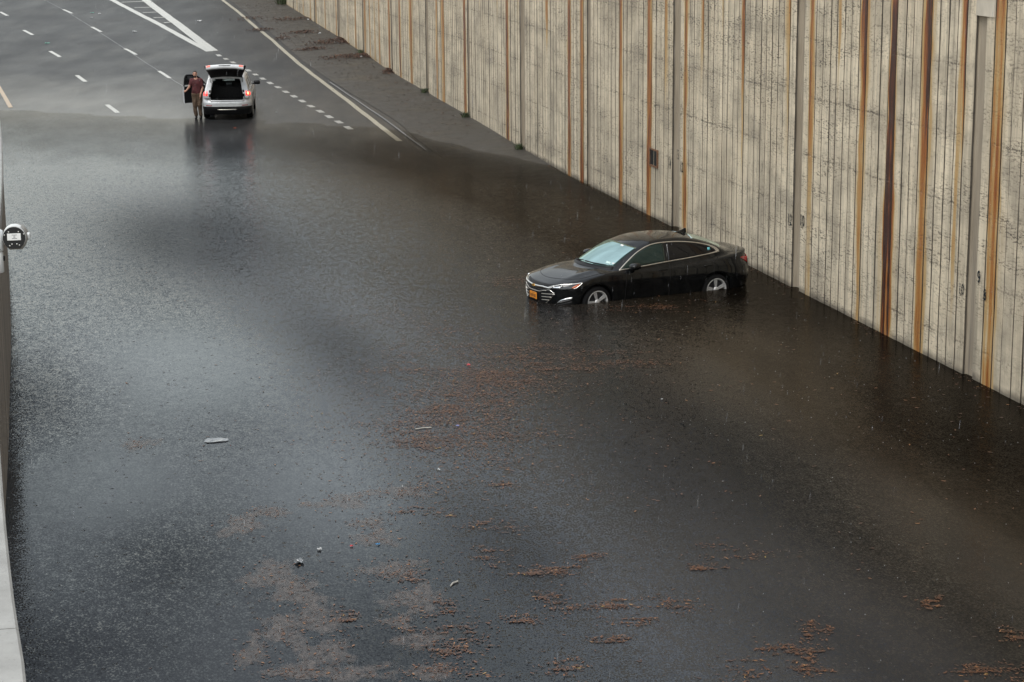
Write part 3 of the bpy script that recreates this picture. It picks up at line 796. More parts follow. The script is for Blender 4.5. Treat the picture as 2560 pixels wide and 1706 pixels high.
_jit = rng.uniform(-1, 1, 4000)
def strip_mesh(s0, s1, sid, near):
    """front and sides of one board-wide strip of the wall: outline (s, proud) swept up the wall"""
    b = min(.012, (s1 - s0)*.2)
    jo = .006*_jit[sid % 4000]
    prof = [(s0, -.03), (s0, jo - b*.6)] + [(s0 + b + (s1 - s0 - 2*b)*k/(10 if near else 3), jo) for k in range(11 if near else 4)] + [(s1, jo - b*.6), (s1, -.03)]
    zs = wall_zs((s0 + s1)/2, .13 if near else .3)
    n, m = len(zs), len(prof)
    V = []; uv = []; S_ = np.zeros((n, m)); Z_ = np.zeros((n, m))
    for i, z in enumerate(zs):
        w = .004*math.sin(z*3.1 + sid) + .003*math.sin(z*7.3 + 2.1*sid)
        for j, (s, o) in enumerate(prof):
            V.append(wpt(s + (w if 0 < j < m-1 else 0), z, o)); S_[i, j] = s; Z_[i, j] = z; uv.append((s, z, 0))
    F = np.array([(i*m + j, (i+1)*m + j, (i+1)*m + j+1, i*m + j+1) for i in range(n-1) for j in range(m-1)])
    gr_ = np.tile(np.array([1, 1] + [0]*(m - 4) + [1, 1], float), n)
    return np.array(V), F, np.array(uv), rust_at(S_, Z_, s0 - .02, s1 + .02).ravel(), np.full(n*m, float(sid)), gr_

sid = 0
panels = []
for k in range(len(JOINTS) - 1):
    a, b_ = JOINTS[k][1], JOINTS[k+1][0]
    near = 22 < a < 62
    # backing slab that shows in the grooves
    zs = wall_zs(a, .6); ss = np.linspace(a, b_, 24)
    V = [wpt(s, z, -.032) for z in zs for s in ss]
    uv = [(s, z, 0) for z in zs for s in ss]
    m = len(ss)
    F = np.array([(i*m + j, (i+1)*m + j, (i+1)*m + j+1, i*m + j+1) for i in range(len(zs)-1) for j in range(m-1)])
    Sg, Zg = np.array([q[0] for q in uv]), np.array([q[1] for q in uv])
    panel = mesh_obj('wall_panel', V, F, M['groove'], wall, False, {'wuv': ('FLOAT_VECTOR', uv), 'rust': ('FLOAT', rust_at(Sg, Zg)), 'strip': ('FLOAT', np.zeros(len(V)))})
    panels.append(panel)
    n = int(round((b_ - a)/.352)); edges = np.linspace(a, b_, n + 1)
    edges[1:-1] += rng.uniform(-.03, .03, n - 1)
    acc = [[], [], [], [], [], []]; base_i = 0
    for j in range(n):
        gp_ = .016 if near else .022
        g0, g1 = edges[j] + gp_, edges[j+1] - gp_
        if rng.random() < .25: g0 -= .009
        sid += 1
        d = strip_mesh(g0, g1, sid, near)
        if near:
            mesh_obj('concrete_strip', d[0], d[1], M['concrete'], panel, False, {'wuv': ('FLOAT_VECTOR', d[2]), 'rust': ('FLOAT', d[3]), 'strip': ('FLOAT', d[4]), 'grime': ('FLOAT', d[5])})
        else:
            acc[0].append(d[0]); acc[1].append(d[1] + base_i); acc[2].append(d[2]); acc[3].append(d[3]); acc[4].append(d[4]); acc[5].append(d[5]); base_i += len(d[0])
    if acc[0]:
        o = mesh_obj('concrete_face', np.concatenate(acc[0]), np.concatenate(acc[1]), M['concrete'], panel, False,
                     {'wuv': ('FLOAT_VECTOR', np.concatenate(acc[2])), 'rust': ('FLOAT', np.concatenate(acc[3])), 'strip': ('FLOAT', np.concatenate(acc[4])), 'grime': ('FLOAT', np.concatenate(acc[5]))})
        tag(o, kind='stuff')
for a, b_ in JOINTS:                                       # recessed expansion joints between the panels
    dpt = .13 if (b_ - a) > .41 else .08
    prof = [(a - .02, -.04), (a + .015, -dpt*.9), (a + .07, -dpt), ((a + b_)/2, -dpt - .005), (b_ - .07, -dpt), (b_ - .015, -dpt*.9), (b_ + .02, -.04)]
    zs = wall_zs(a, .5)
    P = [[wpt(s + .008*math.sin(z*5 + a*3 + j), z, o) for j, (s, o) in enumerate(prof)] for z in zs]
    MB().grid(P).build('expansion_joint', M['joint'], wall)
# coping on top, back of the wall
P = []
for s in np.linspace(JOINTS[0][1], JOINTS[-1][0], 60):
    zt = WALL_TOP(s)
    P.append([wpt(s, zt - .28, .0), wpt(s, zt - .28, .10), wpt(s, zt + .05, .10), wpt(s, zt + .05, -.6), wpt(s, zt - 1.2, -.6)])
MB().grid(P).build('coping', M['coping'], wall)
# cover plate over the head of the joint nearest the frame's right edge
P = [[wpt(s, z, o) for s, o in ((30.40, -.12), (30.44, .012), (30.60, .016), (30.92, .016), (31.09, .012), (31.13, -.12))] for z in (6.10, 6.12, 7.0, 9.0, 11.5)]
mb = MB().grid(P); mb.grid([[wpt(s, 6.101, o) for o in (-.14, .012)] for s in (30.42, 30.6, 30.92, 31.11)])
mb.build('joint_cover_plate', M['plate_concrete'], wall)
# recessed junction box
bx = MB()
c0, c1, z0, z1_ = 48.66, 49.36, 1.30, 1.76
fr_ = .05
ring = [(c0, z0), (c1, z0), (c1, z1_), (c0, z1_)]
inn = [(c0 + .06, z0 + .04), (c1 - .06, z0 + .04), (c1 - .06, z1_ - .04), (c0 + .06, z1_ - .04)]
bx.add([wpt(s, z, .03) for s, z in ring] + [wpt(s, z, .03) for s, z in inn] + [wpt(s, z, .008) for s, z in inn] + [wpt(s, z, -.03) for s, z in ring],
       [(i, (i+1) % 4, 4 + (i+1) % 4, 4 + i) for i in range(4)] + [(4 + i, 4 + (i+1) % 4, 8 + (i+1) % 4, 8 + i) for i in range(4)] + [(12 + i, 12 + (i+1) % 4, (i+1) % 4, i) for i in range(4)])
M['rusty_steel'] = simple('rusty_steel', (.17, .085, .045), .6, .2, .4)
jb = bx.build('junction_box', M['rusty_steel'], wall)
for q0, q1 in ((c0 + .065, (c0 + c1)/2 - .03), ((c0 + c1)/2 + .03, c1 - .065)):
    MB().add([wpt(q0, z0 + .045, .012), wpt(q1, z0 + .045, .012), wpt(q1, z1_ - .045, .012), wpt(q0, z1_ - .045, .012)], [(0, 1, 2, 3)]).build('recess', M['dark_plastic'], jb)
# stencilled joint numbers
def text_mesh(txt, size):
    cu = bpy.data.curves.new('txt', 'FONT'); cu.body = txt; cu.size = size; cu.align_x = 'CENTER'; cu.align_y = 'CENTER'; cu.offset = size*.02
    o = bpy.data.objects.new('txt', cu); COL.objects.link(o)
    bpy.context.view_layer.update()
    me = bpy.data.meshes.new_from_object(o.evaluated_get(bpy.context.evaluated_depsgraph_get()))
    bpy.data.objects.remove(o); bpy.data.curves.remove(cu)
    V = np.array([v.co[:] for v in me.vertices]); F = [tuple(p.vertices) for p in me.polygons]
    bpy.data.meshes.remove(me)
    return V, F
t = NT('stencil_paint'); w = t.ramp(t.noise(t.pos(), 30, 3), .36, .5)
d = t.n('BsdfDiffuse', {'Color': (.018, .024, .032)}); tr = t.n('BsdfTransparent'); mx = t.n('MixShader'); t.set(mx, 0, w); t.set(mx, 1, tr); t.set(mx, 2, d)
t.t.links.new(mx.outputs[0], t.out.inputs[0]); M['stencil'] = t.m
for txt, s, z, size, wd, out in (('14', 47.70, 1.54, .34, .62, .010), ('13', 47.06, 1.84, .34, .55, .010), ('12', 46.76, 1.57, .34, .7, .010), ('12', 39.41, 1.40, .32, .8, .010), ('10', 38.71, 1.49, .32, .8, .010),
                            ('10', 31.24, 1.45, .26, .85, .010), ('9', 30.60, 1.77, .30, .8, .010), ('8', 30.36, 1.52, .27, .8, .010)):
    V, F = text_mesh(txt, size)
    mesh_obj('painted_number', [wpt(s - p[0]*wd, z + p[1], out) for p in V], F, M['stencil'], wall)

# ================================================================= left-hand parapet
par = tag(empty('parapet_wall', rp(30, float(_cl(30)), 0)), 'low stained concrete parapet with pale coping along the left edge', 'wall')
po = np.array(par.location)
def lpt(s, out, z):
    x, y, _ = rp(s, float(_cl(s)) + out); return (x - po[0], y - po[1], z - po[2])
seg = [4, 9.0, 14.3, 19.6, 24.9, 30.2, 35.5, 40.8, 46.1, 51.4, 56.7, 62, 74, 86, 98, 110, 122, 134]
for a, b_ in zip(seg[:-1], seg[1:]):
    a += .008; b_ -= .008
    zt = left_top(a)
    ss = np.linspace(a, b_, 9)
    P = [[lpt(s, 0, -.8), lpt(s, 0, zt*.5), lpt(s, 0, zt - .30), lpt(s, -.42, zt - .30)] for s in ss]
    p_ = MB().grid(P).build('parapet_panel', M['parapet'], par)
    P = [[lpt(s, -.012, zt - .30), lpt(s, .022, zt - .28), lpt(s, .024, zt - .02), lpt(s, .004, zt), lpt(s, -.50, zt + .01), lpt(s, -.52, zt - .4)] for s in ss]
    mb = MB().grid(P)
    n = len(mb.V); mb.add([mb.V[i] for i in range(6)] + [mb.V[n - 6 + i] for i in range(6)], [(0, 1, 2, 3, 4, 5), (11, 10, 9, 8, 7, 6)])
    c_ = mb.build('coping_stone', M['coping'], par)
# ================================================================= the stranded black sedan
def mirror_mesh(P, F):
    """close a half mesh built for y <= 0 by mirroring it"""
    P2 = P.copy(); P2[:, 1] *= -1
    return np.concatenate([P, P2]), np.concatenate([F, F[:, ::-1] + len(P)])

def patch(name, lo, up, nu, nv, f, mat, parent, off=.006, skirt=.02, smooth=True, mirror=False, line=True):
    """a panel that follows the body f = 0 between two polylines, with a turned-in edge"""
    L = smooth_line(lo, nu) if line and len(lo) > 2 else resample(lo, nu)
    U = smooth_line(up, nu) if line and len(up) > 2 else resample(up, nu)
    G = np.stack([L + (U - L)*k/(nv - 1) for k in range(nv)], 1)
    Q, N = project_to(f, G.reshape(-1, 3))
    Q2 = Q + N*off
    idx = np.arange(nu*nv).reshape(nu, nv)
    F = [(idx[i, j], idx[i+1, j], idx[i+1, j+1], idx[i, j+1]) for i in range(nu-1) for j in range(nv-1)]
    bd = list(idx[:, 0]) + list(idx[-1, 1:]) + list(idx[-2::-1, -1]) + list(idx[0, -2:0:-1])
    S = Q[bd] + N[bd]*(off - skirt); n0 = len(Q2); k = len(bd)
    V = np.concatenate([Q2, S])
    F += [(bd[i], n0 + i, n0 + (i+1) % k, bd[(i+1) % k]) for i in range(k)]
    if mirror:
        V = V*np.array([1, -1, 1]); F = [q[::-1] for q in F]
    return mesh_obj(name, V, F, mat, parent, smooth)

def trim(name, line, r, f, mat, parent, off=.004, n=60, closed=False, mirror=False, taper=None, smooth=True):
    L = smooth_line(line, n, closed) if smooth else resample(line, n)
    Q, N = project_to(f, L)
    Q = Q + N*off
    if closed: Q = Q[:-1]
    if mirror: Q = Q*np.array([1, -1, 1])
    rr = r if taper is None else [r*float(np.interp(i/(len(Q)-1), taper[0], taper[1])) for i in range(len(Q))]
    return MB().tube(Q, rr, 8, closed).build(name, mat, parent, True)

def arr(pts, my=False):
    a = np.array(pts, float)
    if my: a = a*np.array([1, -1, 1])
    return a

def wheel(parent, cx, cy, cz, r_tyre, r_rim, width, side, steer=0.0, spokes=5, roll=.3, double=True):
    """side = -1: outer face towards -y"""
    e = empty('wheel', (cx, cy, cz), 0, parent); e.rotation_euler = (0, 0, steer)
    s = side; w = width
    prof = [(r_rim*.97, -w*.5), (r_rim + .012, -w*.5), (r_tyre - .03, -w*.47), (r_tyre, -w*.30), (r_tyre, w*.30), (r_tyre - .03, w*.47), (r_rim + .012, w*.5), (r_rim*.97, w*.5), (r_rim*.94, w*.42)]
    MB().lathe(prof, 44).build('tyre', M['rubber'], e, True)
    o = s*w*.5
    rim = MB().lathe([(r_rim + .008, o*1.0), (r_rim, o*1.03), (r_rim - .014, o*.99), (r_rim - .022, o*.80), (r_rim - .03, 0)], 44).build('rim', M['alloy'], e, True)
    MB().lathe([(r_rim - .028, o*.45), (.02, o*.35), (.001, o*.35)], 32).build('brake_disc', M['alloy_dark'], e, True)
    for k in range(spokes):
        a0 = roll + 2*math.pi*k/spokes
        for d in ((-.11, .11) if double else (0,)):
            mb = MB()
            pts = []
            for t_ in np.linspace(0, 1, 6):
                rad = .035 + (r_rim - .055)*t_
                a = a0 + d*(1.25 - .55*t_)*1.25
                hw = .012 + .006*t_
                tx, tz = -math.sin(a), math.cos(a)
                cxr, czr = rad*math.cos(a), rad*math.sin(a)
                y1 = o*(.80 + .18*t_); y0 = o*(.62 + .2*t_)
                pts.append([(cxr - tx*hw, y0, czr - tz*hw), (cxr - tx*hw, y1, czr - tz*hw), (cxr + tx*hw, y1, czr + tz*hw), (cxr + tx*hw, y0, czr + tz*hw)])
            V = [p for q in pts for p in q]; F = []
            for i in range(5):
                for j in range(3): F.append((i*4 + j, i*4 + j+1, i*4 + 4 + j+1, i*4 + 4 + j))
            mb.add(V, F); mb.build('spoke', M['alloy'], e)
    MB().lathe([(.06, o*.70), (.058, o*.86), (.03, o*.93), (.001, o*.94)], 24).build('hub_cap', M['alloy_dark'] if not double else M['alloy'], e, True)
    return e

sedan = tag(empty('sedan_car', (.4647, 40.8147, -.330), .4574), 'black four-door sedan stranded hub-deep in the flood beside the concrete wall', 'car')
fS = lambda x, y, z: sedan_f(x, y, z, True)
f0 = lambda x, y, z: sedan_f(x, y, z, False)
Pn, Fn = surface_nets(fS, (-.06, -1.0, .12), (5.0, 1.0, 1.56), .018)
mesh_obj('body', Pn, Fn, M['black'], sedan, True)

win_up = [(1.521,-.829,.934),(1.746,-.767,1.090),(2.019,-.691,1.247),(2.309,-.633,1.349),(2.575,-.621,1.382),(2.964,-.624,1.378),(3.348,-.641,1.335),(3.686,-.653,1.261),(3.883,-.681,1.175),(3.966,-.712,1.108)]
win_lo = [(1.521,-.829,.934),(2.036,-.844,.975),(2.663,-.829,1.020),(3.116,-.813,1.046),(3.672,-.767,1.083),(3.966,-.712,1.108)]
U_, L_ = smooth_line(win_up, 80), smooth_line(win_lo, 80)
def sub(line, x0, x1, n=24):
    x = np.linspace(x0, x1, n)
    return np.stack([x, np.interp(x, line[:, 0], line[:, 1]), np.interp(x, line[:, 0], line[:, 2])], 1)
for my in (False, True):
    patch('front_door_window', sub(L_, 1.56, 2.60), sub(U_, 1.56, 2.66), 30, 8, f0, M['side_glass'], sedan, .004, mirror=my, line=False)
    patch('rear_door_window', sub(L_, 2.68, 3.90), sub(U_, 2.74, 3.90), 30, 8, f0, M['tinted'], sedan, .004, mirror=my, line=False)
    loop = np.concatenate([win_up, win_lo[-2:0:-1]])
    trim('window_trim', win_up, .015, f0, M['satin'], sedan, .004, 90, mirror=my, taper=([0, .86, .97, 1], [.85, 1, 1.9, 1.6]))
    trim('window_trim', win_lo[::-1], .012, f0, M['satin'], sedan, .004, 90, mirror=my, taper=([0, .04, .12, .78, .80, 1], [1.5, 1.5, 1, 1, .9, .9]))
    # door handles and shut lines
    for hx in (2.42, 3.50):
        trim('door_handle', [(hx, -.9, .86), (hx + .1, -.9, .868), (hx + .2, -.9, .872)], .014, f0, M['black'], sedan, .012, 14, mirror=my)
    for sx_, zt in ((1.62, .93), (2.66, 1.01), (3.72, 1.07)):
        trim('door_gap', [(sx_, -.9, .30), (sx_ + .01, -.92, .6), (sx_ + .03, -.88, zt)], .004, f0, M['dark_plastic'], sedan, .0, 20, mirror=my)
    head_up = [(.075,-.47,.652),(.185,-.634,.707),(.251,-.696,.726),(.382,-.802,.740),(.510,-.865,.752),(.640,-.899,.770)]
    head_lo = [(.082,-.50,.640),(.199,-.701,.637),(.282,-.780,.631),(.445,-.870,.656),(.520,-.891,.684),(.640,-.899,.768)]
    hl = patch('headlight', head_lo, head_up, 26, 6, f0, M['lens'], sedan, .006, mirror=my)
    trim('headlight_trim', head_up, .011, f0, M['chrome'], hl, .008, 40, mirror=my)
    trim('headlight_trim', head_lo[3:], .008, f0, M['chrome'], hl, .008, 20, mirror=my)
    patch('turn_signal', [(.417,-.853,.668),(.46,-.873,.668),(.515,-.889,.684),(.57,-.893,.725)], [(.425,-.853,.690),(.48,-.872,.717),(.53,-.880,.735),(.585,-.891,.748)], 12, 4, f0, M['amber'], hl, .010, mirror=my)
    q = project_to(f0, arr([(.285, -.725, .688)]))[0][0]
    MB().lathe([(.001, 0), (.024, .004), (.03, .014), (.026, .02)], 18, 'y', (0, 0, 0)).build('projector_lens', M['lamp_reflector'], hl, True).matrix_world = Matrix.Translation(Vector((q[0] - .012, q[1]*(-1 if my else 1) + (.012 if my else -.012), q[2]))) @ Euler((0, 0, (.7 if my else -.7)*-1)).to_matrix().to_4x4()
    patch('headlight_inner', [(.125,-.585,.655),(.19,-.67,.655),(.235,-.72,.655)], [(.135,-.585,.675),(.20,-.67,.690),(.24,-.71,.698)], 10, 4, f0, M['lamp_reflector'], hl, .009, mirror=my)
    fg = patch('fog_lamp', [(.180,-.641,.350),(.241,-.715,.369),(.326,-.789,.396),(.416,-.841,.430)], [(.182,-.645,.356),(.236,-.725,.425),(.323,-.795,.463),(.434,-.855,.484)], 18, 5, f0, M['lamp_reflector'], sedan, .010, mirror=my)
    patch('bumper_vent', [(.150,-.60,.265),(.241,-.705,.275),(.36,-.795,.30),(.45,-.84,.33)], [(.155,-.60,.325),(.241,-.71,.345),(.34,-.79,.375),(.43,-.835,.405)], 14, 4, f0, M['dark_plastic'], sedan, .004, mirror=my)
    tl = patch('tail_light', [(4.47,-.79,.945),(4.56,-.75,.885),(4.69,-.69,.815),(4.80,-.55,.80),(4.86,-.36,.84)], [(4.475,-.79,.955),(4.60,-.73,.965),(4.70,-.67,.968),(4.80,-.53,.98),(4.85,-.36,.955)], 18, 5, f0, M['red_lens'], sedan, .008, mirror=my)
    # mirror: shell on a short arm
    sg = 1 if my else -1
    def fm(x, y, z):
        X_, Y_, Z_ = (x - 1.80)/.115, (y*sg - .985)/.115, (z - 1.015 - .12*(x - 1.80))/.072
        shell = ((np.abs(X_)**2.6 + np.abs(Y_)**2.6 + np.abs(Z_)**2.6)**(1/2.6) - 1)*.08
        arm = np.sqrt((x - 1.77)**2*.35 + (z - .945 - .25*(y*sg - .85))**2) - .022
        arm = np.maximum(arm, np.maximum(.80 - y*sg, y*sg - .97))
        f_ = smin(shell, arm, .02)
        return np.maximum(f_, -(np.maximum(np.abs(Y_) - .82, np.maximum(np.abs(Z_) - .75, (1.895 - x)/.1))*.1))
    lo_ = (1.6, .78 if my else -1.13, .88); hi_ = (2.0, 1.13 if my else -.78, 1.13)
    pm, fmF = surface_nets(fm, lo_, hi_, .012)
    mo = mesh_obj('door_mirror', pm, fmF, M['black'], sedan, True)
    MB().box((1.893, sg*.985, 1.02), (.008, .17, .10), bevel=.003).build('mirror_glass', M['tinted'], mo)

# windscreen, back window
wsL = [(1.475,-.70,1.010),(1.31,-.53,1.008),(1.19,-.30,1.02),(1.145,0,1.03),(1.19,.30,1.02),(1.31,.53,1.008),(1.475,.70,1.010)]
wsU = [(2.055,-.600,1.318),(1.985,-.45,1.345),(1.935,-.22,1.37),(1.92,0,1.378),(1.935,.22,1.37),(1.985,.45,1.345),(2.055,.600,1.318)]
ws = patch('windscreen', wsL, wsU, 33, 17, f0, M['windscreen'], sedan, .005)
bwU = [(3.42,-.50,1.40),(3.50,-.25,1.42),(3.53,0,1.425),(3.50,.25,1.42),(3.42,.50,1.40)]
bwL = [(4.08,-.56,1.16),(4.22,-.3,1.17),(4.26,0,1.175),(4.22,.3,1.17),(4.08,.56,1.16)]
patch('rear_window', bwU, bwL, 25, 11, f0, M['side_glass'], sedan, .005)
# wipers, cowl, stickers
patch('cowl', [(1.40,-.76,.955),(1.20,-.53,.975),(1.08,-.28,.99),(1.03,0,1.0),(1.08,.28,.99),(1.20,.53,.975),(1.40,.76,.955)], [(1.46,-.71,.995),(1.30,-.53,.998),(1.175,-.30,1.01),(1.13,0,1.015),(1.175,.30,1.01),(1.30,.53,.998),(1.46,.71,.995)], 25, 4, f0, M['dark_plastic'], sedan, .005)
trim('wiper', [(1.165,-.05,1.03),(1.20,-.27,1.032),(1.27,-.43,1.03),(1.36,-.58,1.025)], .012, f0, M['dark_plastic'], sedan, .018, 20, taper=([0, .5, 1], [1.2, 1, .5]))
trim('wiper', [(1.235,.52,1.03),(1.18,.33,1.035),(1.17,.18,1.04),(1.165,.03,1.045)], .012, f0, M['dark_plastic'], sedan, .018, 20, taper=([0, .5, 1], [1.2, 1, .5]))
patch('windscreen_sticker', [(1.385,-.50,1.05),(1.43,-.60,1.04)], [(1.43,-.49,1.075),(1.475,-.585,1.065)], 5, 4, f0, M['sticker'], ws, .009, .005)
patch('windscreen_sticker', [(1.47,-.625,1.043),(1.50,-.66,1.04)], [(1.49,-.615,1.055),(1.52,-.65,1.05)], 4, 4, f0, M['paper'], ws, .009, .005)
patch('toll_tag', [(1.86,-.27,1.335),(1.87,-.35,1.33)], [(1.90,-.26,1.352),(1.91,-.34,1.347)], 4, 4, f0, M['paper'], ws, .008, .005)
MB().box((1.93, -.12, 1.335), (.05, .20, .05), Euler((0, -.5, .1)).to_matrix(), .015).build('rear_view_mirror', M['dark_plastic'], ws)
patch('window_sticker', [(3.69,-.72,1.150),(3.755,-.71,1.154)], [(3.69,-.70,1.205),(3.755,-.69,1.207)], 4, 4, f0, M['teal_sticker'], sedan, .009, .005)
# bonnet shut line, creases
seam_ = [(.66,.765,.838),(.516,.667,.817),(.379,.453,.803),(.300,.20,.789),(.283,0,.785),(.300,-.20,.789),(.379,-.453,.803),(.516,-.667,.817),(.703,-.783,.841),(1.0,-.80,.885),(1.35,-.79,.93)]
trim('bonnet_gap', seam_, .006, f0, M['dark_plastic'], sedan, -.001, 70)
# front: upper slot, chrome bar, lower grille with bars, badge, plate
patch('upper_grille', [(.135,.50,.690),(.045,.25,.668),(.022,0,.664),(.045,-.25,.662),(.095,-.50,.668),(.20,-.63,.712)], [(.150,.46,.727),(.085,.25,.722),(.066,0,.712),(.085,-.25,.712),(.13,-.48,.722),(.235,-.655,.735)], 24, 5, f0, M['dark_plastic'], sedan, .004)
bar = [(.200,.66,.720),(.12,.55,.690),(.060,.40,.662),(.022,.2,.645),(.008,0,.637),(.022,-.2,.640),(.060,-.42,.645),(.092,-.53,.650),(.16,-.60,.690)]
trim('grille_bar', bar, .024, f0, M['chrome'], sedan, .006, 60, taper=([0, .12, .5, .88, 1], [.35, .8, 1, .9, .35]))
lowL = [(.144,.627,.542),(.095,.518,.404),(.064,.385,.320),(.034,.2,.305),(.024,0,.302),(.034,-.200,.305),(.064,-.385,.320),(.095,-.518,.404),(.144,-.627,.542)]
lowU = [(.144,.627,.545),(.089,.531,.609),(.024,.32,.613),(.006,.15,.606),(.002,0,.604),(.006,-.15,.606),(.024,-.320,.613),(.089,-.531,.609),(.144,-.627,.545)]
gr = patch('lower_grille', lowL, lowU, 36, 9, f0, M['dark_plastic'], sedan, .004)
trim('grille_surround', lowL, .010, f0, M['chrome'], gr, .006, 60)
trim('grille_surround', [lowU[-1], lowU[-2], (.060,-.44,.60)], .008, f0, M['chrome'], gr, .006, 14)
trim('grille_surround', [lowU[0], lowU[1], (.060,.44,.60)], .008, f0, M['chrome'], gr, .006, 14)
vee = [(.055,.44,.59),(.030,.33,.575),(.012,.24,.545),(.003,.10,.540),(.001,0,.540),(.003,-.10,.541),(.012,-.24,.548),(.030,-.34,.577),(.055,-.44,.592)]
trim('grille_slat', vee, .009, f0, M['satin'], gr, .007, 44)
for sg in (-1, 1):
    for a, b_ in (((.026, .30, .508), (.134, .605, .535)), ((.026, .30, .447), (.109, .555, .468)), ((.032, .29, .383), (.088, .49, .400))):
        trim('grille_slat', [(a[0], sg*a[1], a[2]), ((a[0] + b_[0])/2 - .01, sg*(a[1] + b_[1])/2, (a[2] + b_[2])/2), (b_[0], sg*b_[1], b_[2])], .008, f0, M['satin'], gr, .007, 14)
bt = []
for x_, z_ in ((-.065, -.012), (-.045, .012), (-.022, .012), (-.022, .024), (.028, .024), (.028, .012), (.065, .012), (.045, -.012), (.022, -.012), (.022, -.024), (-.028, -.024), (-.028, -.012)):
    bt.append((x_, z_))
MB().add([(-.028, y, z + .640) for y, z in bt] + [(.01, y, z + .640) for y, z in bt], [tuple(range(12))] + [(i, (i+1) % 12, 12 + (i+1) % 12, 12 + i) for i in range(12)]).build('badge', M['gold'], sedan)
pl = MB().box((-.022, 0, .435), (.012, .305, .140), bevel=.004).build('number_plate', M['plate'], sedan)
MB().box((-.014, 0, .435), (.014, .33, .168), bevel=.006).build('plate_frame', M['dark_plastic'], pl)
mb = MB()
for i, y in enumerate((-.105, -.072, -.039, -.002, .033, .068, .103)):
    w_ = .017 if i != 3 else .026
    mb.box((-.0292, y, .430), (.002, .006, .062)); mb.box((-.0292, y + w_*.6, .430), (.002, .006, .062)); mb.box((-.0292, y + w_*.3, .430 + (.028 if i % 2 else 0)), (.0022, w_*.5, .007))
mb.box((-.0292, 0, .488), (.002, .13, .008)); mb.box((-.0292, 0, .376), (.002, .17, .007))
mb.build('plate_lettering', M['ink'], pl)
# shark-fin aerial
fin = [(3.33, 1.462), (3.40, 1.475), (3.50, 1.505), (3.56, 1.532), (3.59, 1.530), (3.60, 1.425), (3.33, 1.45)]
V = []; F = []
for x_, z_ in fin: V.append((x_, -.022 if z_ < 1.47 else -.007, z_))
for x_, z_ in fin: V.append((x_, .022 if z_ < 1.47 else .007, z_))
k = len(fin); F = [tuple(range(k)), tuple(range(2*k-1, k-1, -1))] + [(i, (i+1) % k, k + (i+1) % k, k + i) for i in range(k)]
mesh_obj('roof_aerial', V, F, M['black'], sedan)
# boot lid gap
trim('boot_gap', [(4.20,-.60,1.05),(4.45,-.62,1.03),(4.62,-.60,1.0)], .004, f0, M['dark_plastic'], sedan, 0, 14)
trim('boot_gap', [(4.20,.60,1.05),(4.45,.62,1.03),(4.62,.60,1.0)], .004, f0, M['dark_plastic'], sedan, 0, 14)
for cx, st in ((.98, .06), (3.81, 0)):
    for s_ in (-1, 1):
        wheel(sedan, cx, s_*.80, .335, .335, .232, .215, s_, st, 5, .62 if cx < 2 else .42)
        # wheel-arch liner
        mb = MB(); P_ = [[(cx + .372*math.cos(a), s_*y, .335 + .372*math.sin(a)) for y in (.60, .88)] for a in np.linspace(-.3, math.pi + .3, 20)]
        mb.grid(P_); mb.build('arch_liner', M['dark_plastic'], sedan, True)
# ================================================================= silver SUV with its tailgate and driver's door open
_vh = pch([0, .05, .15, .4, .9, 1.25, 2, 4.65], [.80, .88, .95, 1.01, 1.07, 1.09, 1.06, 1.06])
_vs = pch([.15, .3, .45, .65, .85, 1.0, 1.1, 1.3], [.90, .965, .985, 1.0, .995, .975, .94, .80])
_vn = pch([.15, .3, .55, .75, .9, 1.0], [.10, .04, 0, .01, .06, .14])
_vt = pch([.15, .3, .45, .62, .78, .95, 1.1], [.16, .06, .0, .0, .07, .10, .14])
_vr = pch([.8, 1.05, 1.35, 1.65, 1.95, 2.25, 2.7, 3.3, 3.9, 4.25, 4.5, 4.8], [.92, 1.06, 1.22, 1.39, 1.54, 1.625, 1.66, 1.665, 1.645, 1.61, 1.56, 1.5])
def suv_outer(x, y, z):
    b = np.abs(y)
    aF = np.clip((x - _vn(z))/.7, 0, 1); aR = np.clip((4.65 - _vt(z) - x)/.55, 0, 1)
    plan = np.minimum((1 - (1 - aF)**2.6)**(1/2.6), (1 - (1 - aR)**3.2)**(1/3.2))
    low = np.maximum(b - .918*_vs(z)*plan, np.maximum(_vn(z) - x, x - 4.65 + _vt(z)))
    low = smax(low, z - (_vh(x) - .07*(b/.9)**2.6), .05)
    low = np.maximum(low, .20 - z)
    fr = np.clip((2.6 - x)/.5, 0, 1)
    rz = _vr(x - .22*(b/.7)**2*fr) - .035*(b/.65)**2.4
    t_ = np.clip((z - 1.0)/.6, 0, 1.3)
    wg = .865 - .185*t_**1.3 - .06*np.clip((x - 3.6)/1, 0, 1) - .05*np.clip((1.7 - x)/.6, 0, 1)
    green = smax((z - rz)*.9, (b - wg)*.93, .07)
    green = np.maximum(green, np.maximum(.8 - z, np.maximum(.85 - x, x - (4.56 - .27*np.clip((z - 1.0)/.6, 0, 1.2)))))
    return smin(low, green, .03)
def bx(v, a, b_): return np.maximum(a - v, v - b_)
